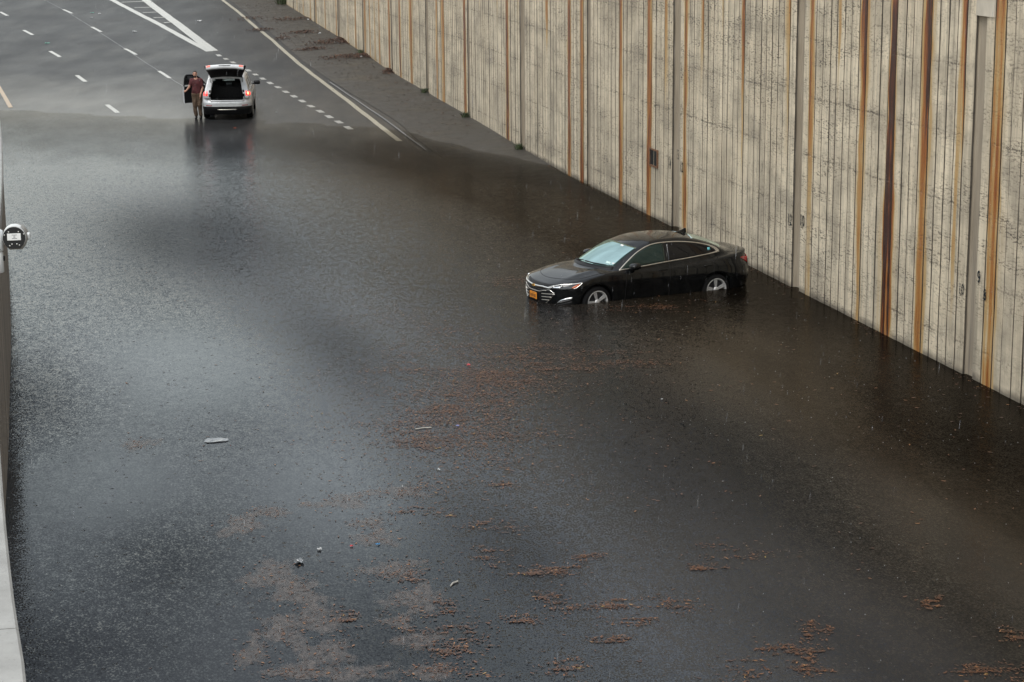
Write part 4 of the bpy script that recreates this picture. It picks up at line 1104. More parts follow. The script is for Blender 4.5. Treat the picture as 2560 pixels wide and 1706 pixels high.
def suv_f(x, y, z):
    f = suv_outer(x, y, z); b = np.abs(y)
    # cabin and load space
    cab = smax(suv_outer(x, y, z) + .055, np.maximum(bx(x, 1.35, 4.75), np.maximum(.52 - z, b - .78)), .03)
    cab = np.maximum(cab, np.where(x > 3.2, .70 - z, -1))
    f = np.maximum(f, -cab)
    hole = smax(b - (.60 - .10*np.clip((z - .9)/.6, 0, 1)), bx(z, .735, 1.50), .08)
    f = np.maximum(f, -np.maximum(hole, 3.9 - x))                                # tailgate opening
    wz = np.maximum(z - (1.50 - .10*np.clip((x - 3.2)/1, 0, 1) - .62*np.clip((2.05 - x)/.75, 0, 1)), 1.085 - z)
    for x0, x1 in ((1.70, 2.62), (2.72, 3.58), (3.68, 4.12)):
        f = np.maximum(f, -smax(np.maximum(wz, bx(x, x0, x1)), .5 - b, .02))
    f = np.maximum(f, -np.maximum(bx(x, 1.35, 1.93), np.maximum(b - .60, bx(z, 1.14, 1.50))))      # windscreen
    f = np.maximum(f, -np.maximum(np.maximum(bx(x, 1.50, 2.66), bx(z, .40, 1.52)), y + .55))        # driver's doorway
    for cx in (.93, 3.655):
        f = smax(f, -np.maximum(np.sqrt((x - cx)**2 + (z - .35)**2) - .39, .62 - b), .015)
    return f
SUV_H = math.radians(5.0)
SX, SY = -10.45, 75.15
suv_z = float(ground_z(SX, SY))
# local: front x = 0, rear x = 4.65; rear faces the camera
hx, hy = -math.sin(SUV_H), math.cos(SUV_H)
suv = tag(empty('suv_car', (SX + hx*4.6, SY + hy*4.6, suv_z), math.atan2(-hy, -hx)), 'silver SUV standing at the water edge with tailgate raised and driver door open', 'car')
Pn, Fn = surface_nets(suv_f, (-.06, -1.0, .16), (4.74, 1.0, 1.74), .024, 1)
fc = Pn[Fn].mean(1)
inside = suv_outer(fc[:, 0], fc[:, 1], fc[:, 2]) < -.035
clad = (fc[:, 2] < .50) & ~inside
def split(mask, name, mat):
    F_ = Fn[mask]; used, inv = np.unique(F_, return_inverse=True)
    return mesh_obj(name, Pn[used], inv.reshape(F_.shape), mat, suv, True)
split(~inside & ~clad, 'body', M['silver']); split(clad, 'lower_cladding', M['dark_plastic']); split(inside, 'cabin_lining', M['carpet'])
fo = suv_outer
def vrow(x, z, n=1): return (x, -.8, z)
for my in (False, True):
    for nm, x0, x1 in (('front_door_window', 1.70, 2.62), ('rear_door_window', 2.72, 3.58), ('quarter_window', 3.68, 4.12)):
        if nm == 'front_door_window' and not my: continue
        xs = np.linspace(x0, x1, 8)
        top = 1.50 - .10*np.clip((xs - 3.2)/1, 0, 1) - .62*np.clip((2.05 - xs)/.75, 0, 1)
        patch(nm, [(x_, -.80, 1.085) for x_ in xs], [(x_, -.70, z_) for x_, z_ in zip(xs, np.maximum(top, 1.10))], 12, 6, fo, M['suv_glass'], suv, -.02, .004, mirror=my, line=False)
    trim('roof_rail', [(2.3, -.60, 1.60), (3.2, -.58, 1.64), (4.1, -.56, 1.60)], .014, fo, M['satin'], suv, .02, 20, mirror=my)
    tl = patch('tail_light', [(4.36,-.86,.90),(4.44,-.83,.90),(4.52,-.76,.90),(4.53,-.71,.915)], [(4.28,-.85,1.03),(4.40,-.80,1.045),(4.46,-.75,1.045),(4.48,-.70,1.04)], 14, 6, fo, M['red_lit'], suv, .012, mirror=my)
    if my:
        MB().box((4.55, .765, .985), (.02, .10, .075), Euler((0, 0, -.35)).to_matrix(), .006).build('brake_bulb', M['red_hot'], tl)
    else:
        MB().box((4.545, -.765, .965), (.02, .06, .05), Euler((0, 0, .35)).to_matrix(), .006).build('brake_bulb', M['red_lit'], tl)
    patch('tail_light_surround', [(4.50,-.66,.86),(4.54,-.60,.86)], [(4.46,-.64,1.09),(4.48,-.58,1.09)], 4, 4, fo, M['dark_plastic'], suv, .006, .02, mirror=my)
    patch('rear_reflector', [(4.60,-.80,.535),(4.64,-.55,.535)], [(4.60,-.80,.56),(4.64,-.55,.56)], 8, 3, fo, M['red_lens'], suv, .008, mirror=my, line=False)
patch('windscreen', [(1.45,-.62,1.12),(1.28,-.35,1.16),(1.22,0,1.17),(1.28,.35,1.16),(1.45,.62,1.12)], [(1.98,-.56,1.48),(1.93,-.3,1.515),(1.92,0,1.52),(1.93,.3,1.515),(1.98,.56,1.48)], 16, 8, fo, M['suv_glass'], suv, -.01, .004)
MB().tube(smooth_line([(4.585, -.60, .715), (4.615, -.3, .715), (4.625, 0, .715), (4.615, .3, .715), (4.585, .60, .715)], 24), .030, 8).build('bumper_sill', M['silver'], suv, True)
MB().tube(smooth_line([(4.615, -.36, .40), (4.645, -.18, .395), (4.655, 0, .395), (4.645, .18, .395), (4.615, .36, .40)], 24), .017, 8).build('skid_trim', M['satin'], suv, True)
MB().box((3.98, 0, .69), (1.05, 1.15, .03), bevel=.01).build('load_floor', M['carpet'], suv)
for y in (-.36, .36):
    st = MB().box((2.55, y, .98), (.16, .50, .62), Euler((0, .18, 0)).to_matrix(), .05).build('front_seat', M['cloth_dark'], suv, True)
    MB().box((2.66, y, 1.36), (.10, .27, .17), bevel=.04).build('headrest', M['cloth_dark'], st, True)
    MB().box((2.25, y, .68), (.50, .50, .16), bevel=.05).build('seat_cushion', M['cloth_dark'], st, True)
rs_ = MB().box((3.42, 0, .92), (.15, 1.30, .46), Euler((0, .2, 0)).to_matrix(), .05).build('rear_seat', M['cloth_dark'], suv, True)
for y in (-.42, .42): MB().box((3.52, y, 1.19), (.09, .24, .12), bevel=.035).build('headrest', M['cloth_dark'], rs_, True)
MB().box((1.55, 0, .98), (.40, 1.40, .22), bevel=.06).build('dashboard', M['cloth_dark'], suv, True)
MB().tube([(1.86 + .05*math.sin(a), -.36 + .18*math.cos(a), 1.02 + .17*math.sin(a)) for a in np.linspace(0, 2*math.pi, 24)[:-1]], .014, 6, True).build('steering_wheel', M['dark_plastic'], suv, True)
MB().box((1.86, .0, 1.42), (.03, .24, .07), bevel=.01).build('rear_view_mirror', M['dark_plastic'], suv)
# tailgate raised on its hinge at the back of the roof
hg = empty('tailgate', (4.27, 0, 1.585), 0, suv)
hg.rotation_euler = (0, math.radians(-6), 0)
gp = [(0, .0, .59), (.18, .10, .63), (.36, .205, .68), (.54, .30, .735), (.66, .340, .755), (.82, .365, .75), (.98, .370, .71), (1.04, .355, .68)]   # out, up, half width
def gate_rows(dz, inset):
    R_ = []
    for g, h, w in gp:
        R_.append([(g, y*(w - inset), h + dz - .05*(abs(y)**2.2)) for y in np.linspace(-1, 1, 15)])
    return R_
MB().grid(gate_rows(.05, 0)).build('gate_skin', M['silver'], hg, True)
P_ = gate_rows(-.03, .03); MB().grid([r_[::-1] for r_ in P_]).build('gate_lining', M['dark_plastic'], hg, True)
o_, i_ = gate_rows(.05, 0), gate_rows(-.03, .03)
for sgn in (0, -1):
    MB().grid([[o_[k][sgn], i_[k][sgn]] for k in range(len(gp))]).build('gate_flange', M['dark_plastic'], hg, True)
endL = []
for j in range(15):
    x_, y_, z_ = o_[-1][j]; xi, yi, zi = i_[-1][j]
    endL.append([(x_, y_, z_), (x_ + .018, y_, z_ - .02), (x_ + .025, y_, z_ - .12), (x_ - .0, y_*.98, z_ - .155), (xi, yi, zi)])
MB().grid(endL).build('gate_lower_edge', M['silver'], hg, True)
for sg in (-1, 1):
    P_ = []
    for y in np.linspace(.52, .665, 6):
        zz = .355 + .05 - .05*(y/.68)**2.2
        P_.append([(1.048, sg*y, zz + .012), (1.066, sg*y, zz - .015), (1.066, sg*y, zz - .05), (1.05, sg*y, zz - .062)])
    MB().grid(P_).build('gate_lamp', M['pink_lit'], hg)
MB().box((1.066, 0, .375), (.012, .42, .022), bevel=.004).build('handle_recess', M['dark_plastic'], hg)
for sg in (-1, 1):
    MB().tube([(4.33, sg*.58, 1.30), (4.27 + .40, sg*.60, 1.585 + .20)], .011, 8).build('gas_strut', M['dark_plastic'], suv)
# driver's door swung out on its front hinge
dr = empty('driver_door', (1.52, -.88, 0), 0, suv); dr.rotation_euler = (0, 0, math.radians(-52))
dz_ = [(.42, .0), (.60, .02), (.85, .025), (1.05, .0)]
def door_rows(o): return [[(x_, -b_ - o, z_) for x_ in np.linspace(.02, 1.10, 8)] for z_, b_ in dz_]
MB().grid(door_rows(.02)).build('door_skin', M['silver'], dr, True)
MB().grid([r_[::-1] for r_ in door_rows(-.07)]).build('door_trim', M['dark_plastic'], dr, True)
mb = MB()
for x_ in (.02, 1.10):
    mb.grid([[(x_, -b_ - .02, z_), (x_, -b_ + .07, z_)] for z_, b_ in dz_])
mb.grid([[(x_, -.02, .42), (x_, .07, .42)] for x_ in (.02, 1.10)]); mb.grid([[(x_, -.02, 1.05), (x_, .07, 1.05)] for x_ in (.02, 1.10)])
mb.build('door_edge', M['silver'], dr)
fr = [(.05, 0, 1.05), (.22, .04, 1.20), (.45, .09, 1.37), (.68, .13, 1.46), (.92, .14, 1.48), (1.07, .12, 1.44), (1.10, .05, 1.05)]
MB().tube(smooth_line(fr, 40), .024, 8).build('window_frame', M['dark_plastic'], dr, True)
fl = smooth_line(fr, 24)
MB().grid([[(p[0], p[1]*k, 1.05 + (p[2] - 1.05)*k) for k in (0, .5, 1)] for p in fl]).build('window_glass', M['suv_glass'], dr, True)
MB().box((.14, -.11, 1.10), (.10, .17, .13), bevel=.03).build('door_mirror', M['dark_plastic'], dr, True)
mr = MB().box((1.72, 1.02, 1.13), (.12, .24, .15), bevel=.045).build('door_mirror', M['dark_plastic'], suv, True)
MB().box((1.75, .88, 1.075), (.08, .12, .05), bevel=.015).build('mirror_arm', M['dark_plastic'], mr)
trim('door_gap', [(2.67, .9, .45), (2.67, .92, .8), (2.67, .84, 1.07)], .005, fo, M['dark_plastic'], suv, 0, 14)
trim('door_gap', [(3.62, .9, .75), (3.62, .92, .9), (3.60, .84, 1.07)], .005, fo, M['dark_plastic'], suv, 0, 14)
for cx in (.93, 3.655):
    for s_ in (-1, 1):
        wheel(suv, cx, s_*.80, .35, .35, .225, .225, s_, 0, 5, .3, False)
        P_ = [[(cx + .39*math.cos(a), s_*y, .35 + .39*math.sin(a)) for y in (.62, .89)] for a in np.linspace(-.3, math.pi + .3, 16)]
        MB().grid(P_).build('arch_liner', M['dark_plastic'], suv, True)
MB().box((2.4, 0, .30), (3.9, 1.2, .16), bevel=.03).build('underbody', M['dark_plastic'], suv)
# ================================================================= man standing at the open driver's door
MX, MY = -11.69, 75.75
mz = float(ground_z(MX, MY))
man = tag(empty('person', (MX, MY, mz), math.radians(4)), 'person in a maroon t-shirt and brown trousers standing at the open SUV door', 'person')
man.scale = (.95, .95, 1.0)
def cap(x, y, z, a, b_, r0, r1):
    a = np.array(a, float); b_ = np.array(b_, float); d = b_ - a; L2 = d @ d
    t_ = np.clip(((x - a[0])*d[0] + (y - a[1])*d[1] + (z - a[2])*d[2])/L2, 0, 1)
    return np.sqrt((x - a[0] - t_*d[0])**2 + (y - a[1] - t_*d[1])**2 + (z - a[2] - t_*d[2])**2) - (r0 + (r1 - r0)*t_)
def ell(x, y, z, c, r):
    k = np.sqrt(((x - c[0])/r[0])**2 + ((y - c[1])/r[1])**2 + ((z - c[2])/r[2])**2)
    return (k - 1)*min(r)
# joints: x to the picture's right, -y towards the camera
J = dict(hipR=(-.045, .0, .92), hipL=(.135, .0, .92), kneeR=(-.035, -.03, .50), kneeL=(.155, -.02, .50), ankR=(-.01, .02, .09), ankL=(.175, .03, .09),
         shR=(-.125, .0, 1.44), shL=(.235, .0, 1.43), elR=(-.225, -.05, 1.20), elL=(.285, .0, 1.15), wrR=(-.345, -.10, 1.06), wrL=(.205, -.10, .92))
HEAD = (.01, -.01, 1.665)
def legs(x, y, z, g):
    f = None
    for s in 'RL':
        q = smin(cap(x, y, z, J['hip' + s], J['knee' + s], .092 + g, .062 + g), cap(x, y, z, J['knee' + s], J['ank' + s], .060 + g, .040 + g*1.2), .03)
        f = q if f is None else smin(f, q, .03)
    return f
def torso(x, y, z, g):
    f = ell(x, y, z, (.045, .005, .98), (.175 + g, .125 + g, .15 + g))
    f = smin(f, ell(x, y, z, (.05, -.005, 1.13), (.165 + g, .125 + g, .19 + g)), .06)
    f = smin(f, ell(x, y, z, (.055, -.005, 1.33), (.185 + g, .125 + g, .17 + g)), .06)
    f = smin(f, cap(x, y, z, (-.105, 0, 1.43), (.215, 0, 1.425), .062 + g, .062 + g), .06)
    return f
def arms(x, y, z, g, upper_only=False):
    f = None
    for s in 'RL':
        q = cap(x, y, z, J['sh' + s], J['el' + s], .056 + g, .043 + g)
        if not upper_only: q = smin(q, cap(x, y, z, J['el' + s], J['wr' + s], .042, .029), .02)
        f = q if f is None else np.minimum(f, q)
    return f
def hand(x, y, z, w, palm_dir, side, fingers):
    w = np.array(w); p = np.array(palm_dir, float); p /= np.linalg.norm(p)
    c = w + p*.05
    f = cap(x, y, z, w, w + p*.08, .026, .034)
    for fd in fingers:
        f = smin(f, cap(x, y, z, fd[0], fd[1], .0105, .0095), .008); f = smin(f, cap(x, y, z, fd[1], fd[2], .0095, .008), .006)
    return f
def man_f(x, y, z):
    f = smin(torso(x, y, z, 0), legs(x, y, z, 0), .05)
    f = smin(f, arms(x, y, z, 0), .03)
    f = smin(f, cap(x, y, z, (.045, .0, 1.46), (.02, -.005, 1.58), .058, .054), .04)
    hd = ell(x, y, z, (HEAD[0], HEAD[1], HEAD[2] + .015), (.077, .095, .100))
    hd = smin(hd, ell(x, y, z, (HEAD[0], HEAD[1] - .025, HEAD[2] - .065), (.056, .068, .058)), .04)       # jaw
    hd = smin(hd, cap(x, y, z, (HEAD[0], -.100, HEAD[2] + .02), (HEAD[0], -.122, HEAD[2] - .022), .010, .016), .012)   # nose
    hd = smin(hd, cap(x, y, z, (HEAD[0] - .035, -.088, HEAD[2] + .035), (HEAD[0] + .035, -.088, HEAD[2] + .035), .014, .014), .012)  # brow
    for s in (-1, 1):
        hd = smin(hd, ell(x, y, z, (HEAD[0] + s*.080, HEAD[1] + .005, HEAD[2] - .002), (.012, .022, .032)), .008)
        hd = smax(hd, -ell(x, y, z, (HEAD[0] + s*.032, -.110, HEAD[2] + .010), (.018, .015, .011)), .01)
    hd = smax(hd, -cap(x, y, z, (HEAD[0] - .024, -.112, HEAD[2] - .062), (HEAD[0] + .024, -.112, HEAD[2] - .062), .006, .006), .006)
    f = smin(f, hd, .03)
    # right hand closed on the door edge, left hand hanging half curled
    a = np.array(J['wrR']); fr_ = []
    for i in range(4):
        k = a + np.array((-.040 - .004*i, -.052 + .004*i, .020 - .022*i))
        fr_.append((k, k + np.array((-.030, .016, -.004)), k + np.array((-.020, .048, -.004))))
    th = a + np.array((-.004, -.045, .012)); fr_.append((th, th + np.array((-.006, -.022, -.018)), th + np.array((-.016, -.030, -.042))))
    f = smin(f, hand(x, y, z, a, (-.55, -.55, -.25), -1, fr_), .015)
    a = np.array(J['wrL']); fl_ = []
    for i, L_ in enumerate((.040, .046, .043, .034)):
        k = a + np.array((-.020 + .004*i, -.052 + .020*i, -.085))
        fl_.append((k, k + np.array((-.008, -.004, -L_)), k + np.array((-.026, .0, -L_ - .026))))
    th = a + np.array((-.020, -.048, -.035)); fl_.append((th, th + np.array((-.012, -.022, -.030)), th + np.array((-.022, -.020, -.056))))
    f = smin(f, hand(x, y, z, a, (-.12, -.15, -.9), 1, fl_), .015)
    for s in 'RL':
        q = J['ank' + s]
        f = smin(f, cap(x, y, z, (q[0], q[1] + .03, .045), (q[0] - .01, q[1] - .15, .035), .036, .030), .03)
    return f
t = NT('skin'); n1 = t.noise(t.obj(), 14, 3)
b = t.bsdf(Base_Color=t.mix(t.ramp(n1, .35, .65), (.36, .185, .125), (.46, .25, .175)), Roughness=.5); t.set(b, 'Subsurface Weight', .05); M['skin'] = t.m
M['shirt'] = simple('maroon_cotton', (.070, .015, .017), .85, 0, .3, 12, bump=.3)
M['trouser'] = simple('brown_cotton', (.088, .058, .036), .85, 0, .3, 10, bump=.3)
M['shoe'] = simple('dark_shoe', (.022, .020, .018), .5, 0, .2)
M['hair'] = simple('dark_brown_hair', (.020, .013, .009), .6, 0, .3, 60, bump=.5)
P_, F_ = surface_nets(man_f, (-.46, -.24, -.005), (.38, .18, 1.80), .0095, 1)
mesh_obj('body', P_, F_, M['skin'], man, True)
def wr_(x, y, z): return .006*np.sin(22*z + 9*x) + .005*np.sin(31*x - 17*z + 5*y)
def shirt_f(x, y, z):
    f = smin(torso(x, y, z, .016), arms(x, y, z, .020, True), .03)
    f = f + wr_(x, y, z)*.6
    f = np.maximum(f, .895 + .01*np.sin(14*x) - z)                              # hem
    for s in 'RL':
        a, b_ = np.array(J['sh' + s]), np.array(J['el' + s]); d = (b_ - a)/np.linalg.norm(b_ - a); L_ = np.linalg.norm(b_ - a)
        t_ = (x - a[0])*d[0] + (y - a[1])*d[1] + (z - a[2])*d[2]
        near = np.sqrt((x - a[0] - t_*d[0])**2 + (y - a[1] - t_*d[1])**2 + (z - a[2] - t_*d[2])**2) < .085
        outside = (x < -.185) if s == 'R' else (x > .262)
        f = np.where(outside & near, np.maximum(f, t_ - .74*L_), f)
    f = np.maximum(f, -ell(x, y, z, (.035, -.05, 1.53), (.075, .085, .07)))      # neckline
    return f
P_, F_ = surface_nets(shirt_f, (-.32, -.20, .86), (.40, .20, 1.56), .011, 1); mesh_obj('t_shirt', P_, F_, M['shirt'], man, True)
def trousers_f(x, y, z):
    f = smin(legs(x, y, z, .024), ell(x, y, z, (.045, .005, .96), (.185, .135, .12)), .05) + wr_(x, z*.5, y + z)*1.0
    return np.maximum(f, np.maximum(z - .955, .115 - z))
P_, F_ = surface_nets(trousers_f, (-.2, -.2, .08), (.34, .2, 1.0), .011, 1); mesh_obj('trousers', P_, F_, M['trouser'], man, True)
for s in 'RL':
    q = J['ank' + s]
    fs = lambda x, y, z: np.maximum(smin(cap(x, y, z, (q[0], q[1] + .03, .05), (q[0] - .012, q[1] - .16, .040), .050, .044), cap(x, y, z, (q[0], q[1], .05), (q[0], q[1], .12), .050, .046), .03), -z)
    P_, F_ = surface_nets(fs, (q[0] - .1, q[1] - .25, -.02), (q[0] + .1, q[1] + .12, .2), .011, 1); mesh_obj('shoe', P_, F_, M['shoe'], man, True)
def hair_f(x, y, z):
    f = ell(x, y, z, (HEAD[0], HEAD[1] + .008, HEAD[2] + .022), (.083, .099, .104)) + .0025*np.sin(90*x)*np.sin(80*y)
    return np.maximum(f, np.maximum(HEAD[2] + .052 - z - np.clip((y + .045)*1.3, -.02, .11), -.092 - y + (z < HEAD[2] + .07)*.0))
P_, F_ = surface_nets(hair_f, (-.1, -.13, 1.56), (.12, .12, 1.81), .009, 1); mesh_obj('hair', P_, F_, M['hair'], man, True)
def beard_f(x, y, z):
    f = ell(x, y, z, (HEAD[0], HEAD[1] - .027, HEAD[2] - .070), (.060, .072, .060))
    return np.maximum(np.maximum(f, z - (HEAD[2] - .045 + .5*np.abs(x - HEAD[0]))), np.maximum(y + .03, -np.maximum(np.abs(x - HEAD[0]) - .022, np.abs(z - HEAD[2] + .062) - .006)))
P_, F_ = surface_nets(beard_f, (-.08, -.14, 1.52), (.1, .0, 1.66), .008, 1); mesh_obj('beard', P_, F_, M['hair'], man, True)
for s in (-1, 1):
    MB().lathe([(.001, -.008), (.006, -.006), (.008, 0)], 10, 'y', (HEAD[0] + s*.032, -.0965, HEAD[2] + .010)).build('eye', M['ink'], man, True)
FLOAT_MATS = [
(-0.75,32.77,0.19,0.48,238),(-0.21,32.33,0.25,0.31,203),(-0.56,30.64,0.30,0.47,364),(-0.95,29.66,0.25,0.26,174),(-1.38,30.20,0.29,0.27,209),(-1.40,31.47,0.12,0.25,160),(-0.09,31.33,0.18,0.49,233),(0.12,33.71,0.16,0.28,160),(0.55,34.38,0.13,0.29,160),(-1.08,31.85,0.12,0.20,160),(-0.40,31.83,0.19,0.30,160),(0.58,23.78,0.13,0.11,160),(0.91,24.31,0.12,0.08,160),(0.45,22.81,0.08,0.19,160),(0.82,22.47,0.30,0.11,160),(1.20,22.57,0.10,0.09,160),(1.77,22.52,0.17,0.15,160),(2.86,24.22,0.27,0.21,160),(2.51,20.31,0.20,0.24,160),(3.40,21.70,0.12,0.21,160),(2.93,21.05,0.16,0.10,160),(3.22,20.91,0.09,0.16,160),(0.50,20.60,0.12,0.19,160),(1.41,21.96,0.15,0.10,160),(5.26,20.37,0.27,0.15,160),(4.91,20.44,0.16,0.07,160),(5.55,21.38,0.09,0.13,160),(4.86,22.45,0.07,0.11,160),(2.32,23.82,0.11,0.05,160),(1.09,21.39,0.12,0.05,160),(3.13,20.48,0.09,0.09,160),(0.23,23.67,0.10,0.06,160),(0.14,22.09,0.15,0.07,160),(-1.31,23.67,0.15,0.23,160),(-0.77,22.46,0.14,0.16,160),(-0.54,21.27,0.19,0.14,160),(-0.79,21.76,0.26,0.10,160),(-0.68,20.55,0.20,0.18,160),(-0.34,25.61,0.16,0.13,160),(-0.29,24.41,0.12,0.18,160),(-0.14,27.52,0.09,0.11,160),(-1.30,26.32,0.21,0.14,160),(0.37,23.74,0.15,0.09,160),(-0.70,21.04,0.10,0.09,160),(-1.93,22.18,0.11,0.10,160),(-0.55,33.54,0.75,1.82,2200),(-0.97,31.65,0.84,1.34,2200),(-1.25,30.42,0.68,0.99,1747),(-0.14,34.41,0.56,1.25,1810),(-0.73,32.43,1.05,2.62,2200),(-0.73,32.43,1.25,3.25,2200),(1.44,35.60,0.65,0.39,656),(2.12,35.10,0.50,0.25,325),(0.70,34.69,0.49,0.31,394),(2.73,39.87,0.48,0.32,402),(0.44,42.99,0.52,0.56,753),]
FILM = [
(-2.94,23.65,0.48,0.80),(-2.61,22.98,0.47,0.56),(-2.37,22.04,0.59,0.59),(-2.61,21.65,0.44,0.50),(-2.87,21.09,0.25,0.51),(-2.04,21.16,0.37,0.58),(-1.51,23.85,0.48,0.44),(-1.20,22.79,0.46,0.67),(-1.07,21.38,0.37,0.42),(-1.34,22.02,0.28,0.31),(-2.41,26.70,0.48,0.49),(-1.76,25.13,0.37,0.44),(-3.30,26.30,0.34,0.38),(-1.92,25.79,0.41,0.37),(-3.58,25.70,0.38,0.64),(-1.81,20.44,0.66,0.33),(-2.39,20.54,0.44,0.30),(-0.91,20.51,0.44,0.30),(-5.70,29.85,0.37,0.42),(-1.58,27.20,0.50,0.39),]
LITTER = [
('plastic_sheet', -4.53, 30.0, 0.24, 0.2, 0.02, 'film_plastic', 'crumpled pale plastic sheet floating on the left side of the flood', 'plastic sheet', 0.3),
('plastic_bag', -2.68, 24.16, 0.1, 0.12, 0.03, 'film_plastic', 'clear crumpled plastic bag floating among brown film in the foreground', 'plastic bag', 0.5),
('cup_lid', -2.47, 24.65, 0.05, 0.06, 0.02, 'white_litter', 'small white cup lid floating above the crumpled plastic bag', 'litter', 0.2),
('plastic_scrap', -1.74, 24.84, 0.055, 0.02, 0.012, 'blue_litter', 'bright blue plastic scrap floating in the foreground', 'litter', 0.1),
('paper_scrap', -2.07, 24.78, 0.04, 0.03, 0.012, 'red_litter', 'tiny red and white scrap left of the blue plastic scrap', 'litter', 0.1),
('foam_bit', -1.56, 27.39, 0.028, 0.03, 0.02, 'white_litter', 'white foam bit floating left of centre, nearest the bottom', 'litter', 0),
('foam_bit', -1.07, 28.25, 0.03, 0.04, 0.02, 'white_litter', 'white foam bit just below the big leaf drift', 'litter', 0.6),
('paper_scrap', -0.77, 34.89, 0.06, 0.05, 0.02, 'red_litter', 'red paper scrap floating above the big leaf drift', 'litter', 0.2),
('plastic_scrap', -0.86, 30.74, 0.05, 0.05, 0.012, 'violet_litter', 'violet blue scrap lying in the big leaf drift', 'litter', 0.1),
('stick', -0.72, 23.3, 0.09, 0, 0, 'stick', 'pale short stick floating in the foreground water', 'stick', 1.1),
('stick', -1.39, 30.59, 0.13, 0, 0, 'stick', 'pale long stick lying over the big leaf drift', 'stick', 0.35),
('plastic_strip', -9.84, 72.55, 0.09, 0.03, 0.01, 'orange_litter', 'orange strip lying in the shallows behind the SUV', 'litter', 0.05),
('foam_bit', 2.45, 32.32, 0.03, 0.03, 0.015, 'white_litter', 'white foam bit floating in the dark water below the sedan', 'litter', 0),
('plastic_bag', -20.87, 114.26, 0.2, 0.22, 0.05, 'white_litter', 'white plastic bag lying in the lane left of the gore stripes', 'litter', 0.2),
('plastic_scrap', -24.46, 108.39, 0.2, 0.14, 0.03, 'green_litter', 'pale green scrap lying in the leftmost lane', 'litter', 0.3),
('plastic_scrap', -25.55, 125.96, 0.2, 0.14, 0.03, 'green_litter', 'pale green scrap lying near the top of the lane dashes', 'litter', 0.3),
('paper_scrap', -25.0, 122.95, 0.12, 0.12, 0.03, 'white_litter', 'white paper scrap just below the far green scrap', 'litter', 0.1),
('paper_scrap', -25.0, 125.39, 0.12, 0.12, 0.03, 'white_litter', 'white paper scrap right of the far green scrap', 'litter', 0.4),
('plastic_bag', -18.13, 120.21, 0.22, 0.2, 0.05, 'white_litter', 'grey white bag lying right of the gore stripes', 'litter', 0.4),
('foam_bit', -8.9, 77.43, 0.06, 0.05, 0.02, 'white_litter', 'white bit on the road right of the SUV', 'litter', 0.1),
('paper_scrap', -9.08, 105.96, 0.16, 0.12, 0.05, 'white_litter', 'white paper scrap on the largest leaf heap', 'litter', 0.7),
('foam_bit', -7.38, 100.97, 0.09, 0.08, 0.05, 'white_litter', 'white bit on top of the leaf heap at the third wall joint', 'litter', 0.7),
('foam_bit', -7.13, 98.28, 0.1, 0.1, 0.05, 'white_litter', 'white bit lower down in the leaf heap at the third wall joint', 'litter', 0.2),
('paper_scrap', -10.26, 111.01, 0.12, 0.12, 0.05, 'white_litter', 'white scrap on the bare shoulder above the largest leaf heap', 'litter', 0.2),
('paper_scrap', -11.62, 119.02, 0.16, 0.14, 0.05, 'white_litter', 'white scrap on the far reddish leaf band', 'litter', 0.2),
('foam_bit', -11.98, 109.29, 0.1, 0.1, 0.05, 'white_litter', 'white bit in the little clump beside the shoulder seam', 'litter', 0.2),
]
# ================================================================= camera on its bracket by the left parapet
pc = np.array((-4.89, 19.76, 4.87))
cctv = tag(empty('traffic_camera', tuple(pc), math.radians(10)), 'round black faced traffic camera with white label above the left parapet', 'camera')
cctv.scale = (.88, .88, .88)
face = [(.125*math.cos(a), .125*math.sin(a)) for a in np.linspace(math.radians(-20), math.radians(200), 28)] + [(-.105, -.075), (-.065, -.122), (.065, -.122), (.105, -.075)]
k = len(face)
def disc(name, mat, y0, y1, sc, dx=0, dz=0, par_=None, chamfer=.0):
    V = [(x*sc + dx, y0, z*sc + dz) for x, z in face] + [(x*(sc + chamfer) + dx, y0 + .01, z*(sc + chamfer) + dz) for x, z in face] + [(x*(sc + chamfer) + dx, y1, z*(sc + chamfer) + dz) for x, z in face]
    F = [tuple(range(k))] + [(i, k + i, k + (i+1) % k, (i+1) % k) for i in range(k)] + [(k + i, 2*k + i, 2*k + (i+1) % k, k + (i+1) % k) for i in range(k)] + [tuple(range(3*k-1, 2*k-1, -1))]
    return mesh_obj(name, V, F, mat, par_ or cctv)
disc('housing', M['grey_housing'], -.045, .20, 1.0, .014, -.008, chamfer=.05)
disc('sun_shade', M['white_plastic'], -.055, .12, 1.015, .0, .004, chamfer=.01)
fp = disc('face_plate', M['black_plate'], -.064, -.04, .985)
lab = MB().box((0, -.0645, .012), (.148, .004, .078), bevel=.001).build('label', M['paper'], fp)
mb = MB()
for dz, w in ((.022, .055), (.010, .022), (-.004, .022), (-.018, .055)):
    mb.box((.004, -.0672, dz + .012), (w, .001, .0045))
mb.build('label_print', M['ink'], lab)
for x, z in ((-.055, .068), (.052, .068), (-.05, -.088), (.055, -.084), (-.025, -.070), (.028, -.070), (-.103, .035), (.108, .04)):
    MB().lathe([(.008, 0), (.008, -.004), (.004, -.007), (.0005, -.007)], 10, 'y', (x, -.062, z)).build('screw', M['steel'], fp)
MB().box((.145, .05, .0), (.05, .12, .07), bevel=.015).build('side_cover', M['white_plastic'], cctv)
MB().tube([(-.10, .02, -.015), (-.20, .02, -.02)], .016, 10).build('pivot', M['white_plastic'], cctv, True)
MB().tube([(-.19, .02, .09), (-.19, .02, .075), (-.19, .02, -.14), (-.19, .02, -.155)], [.04, .066, .066, .06], 20).build('upper_cylinder', M['white_plastic'], cctv, True)
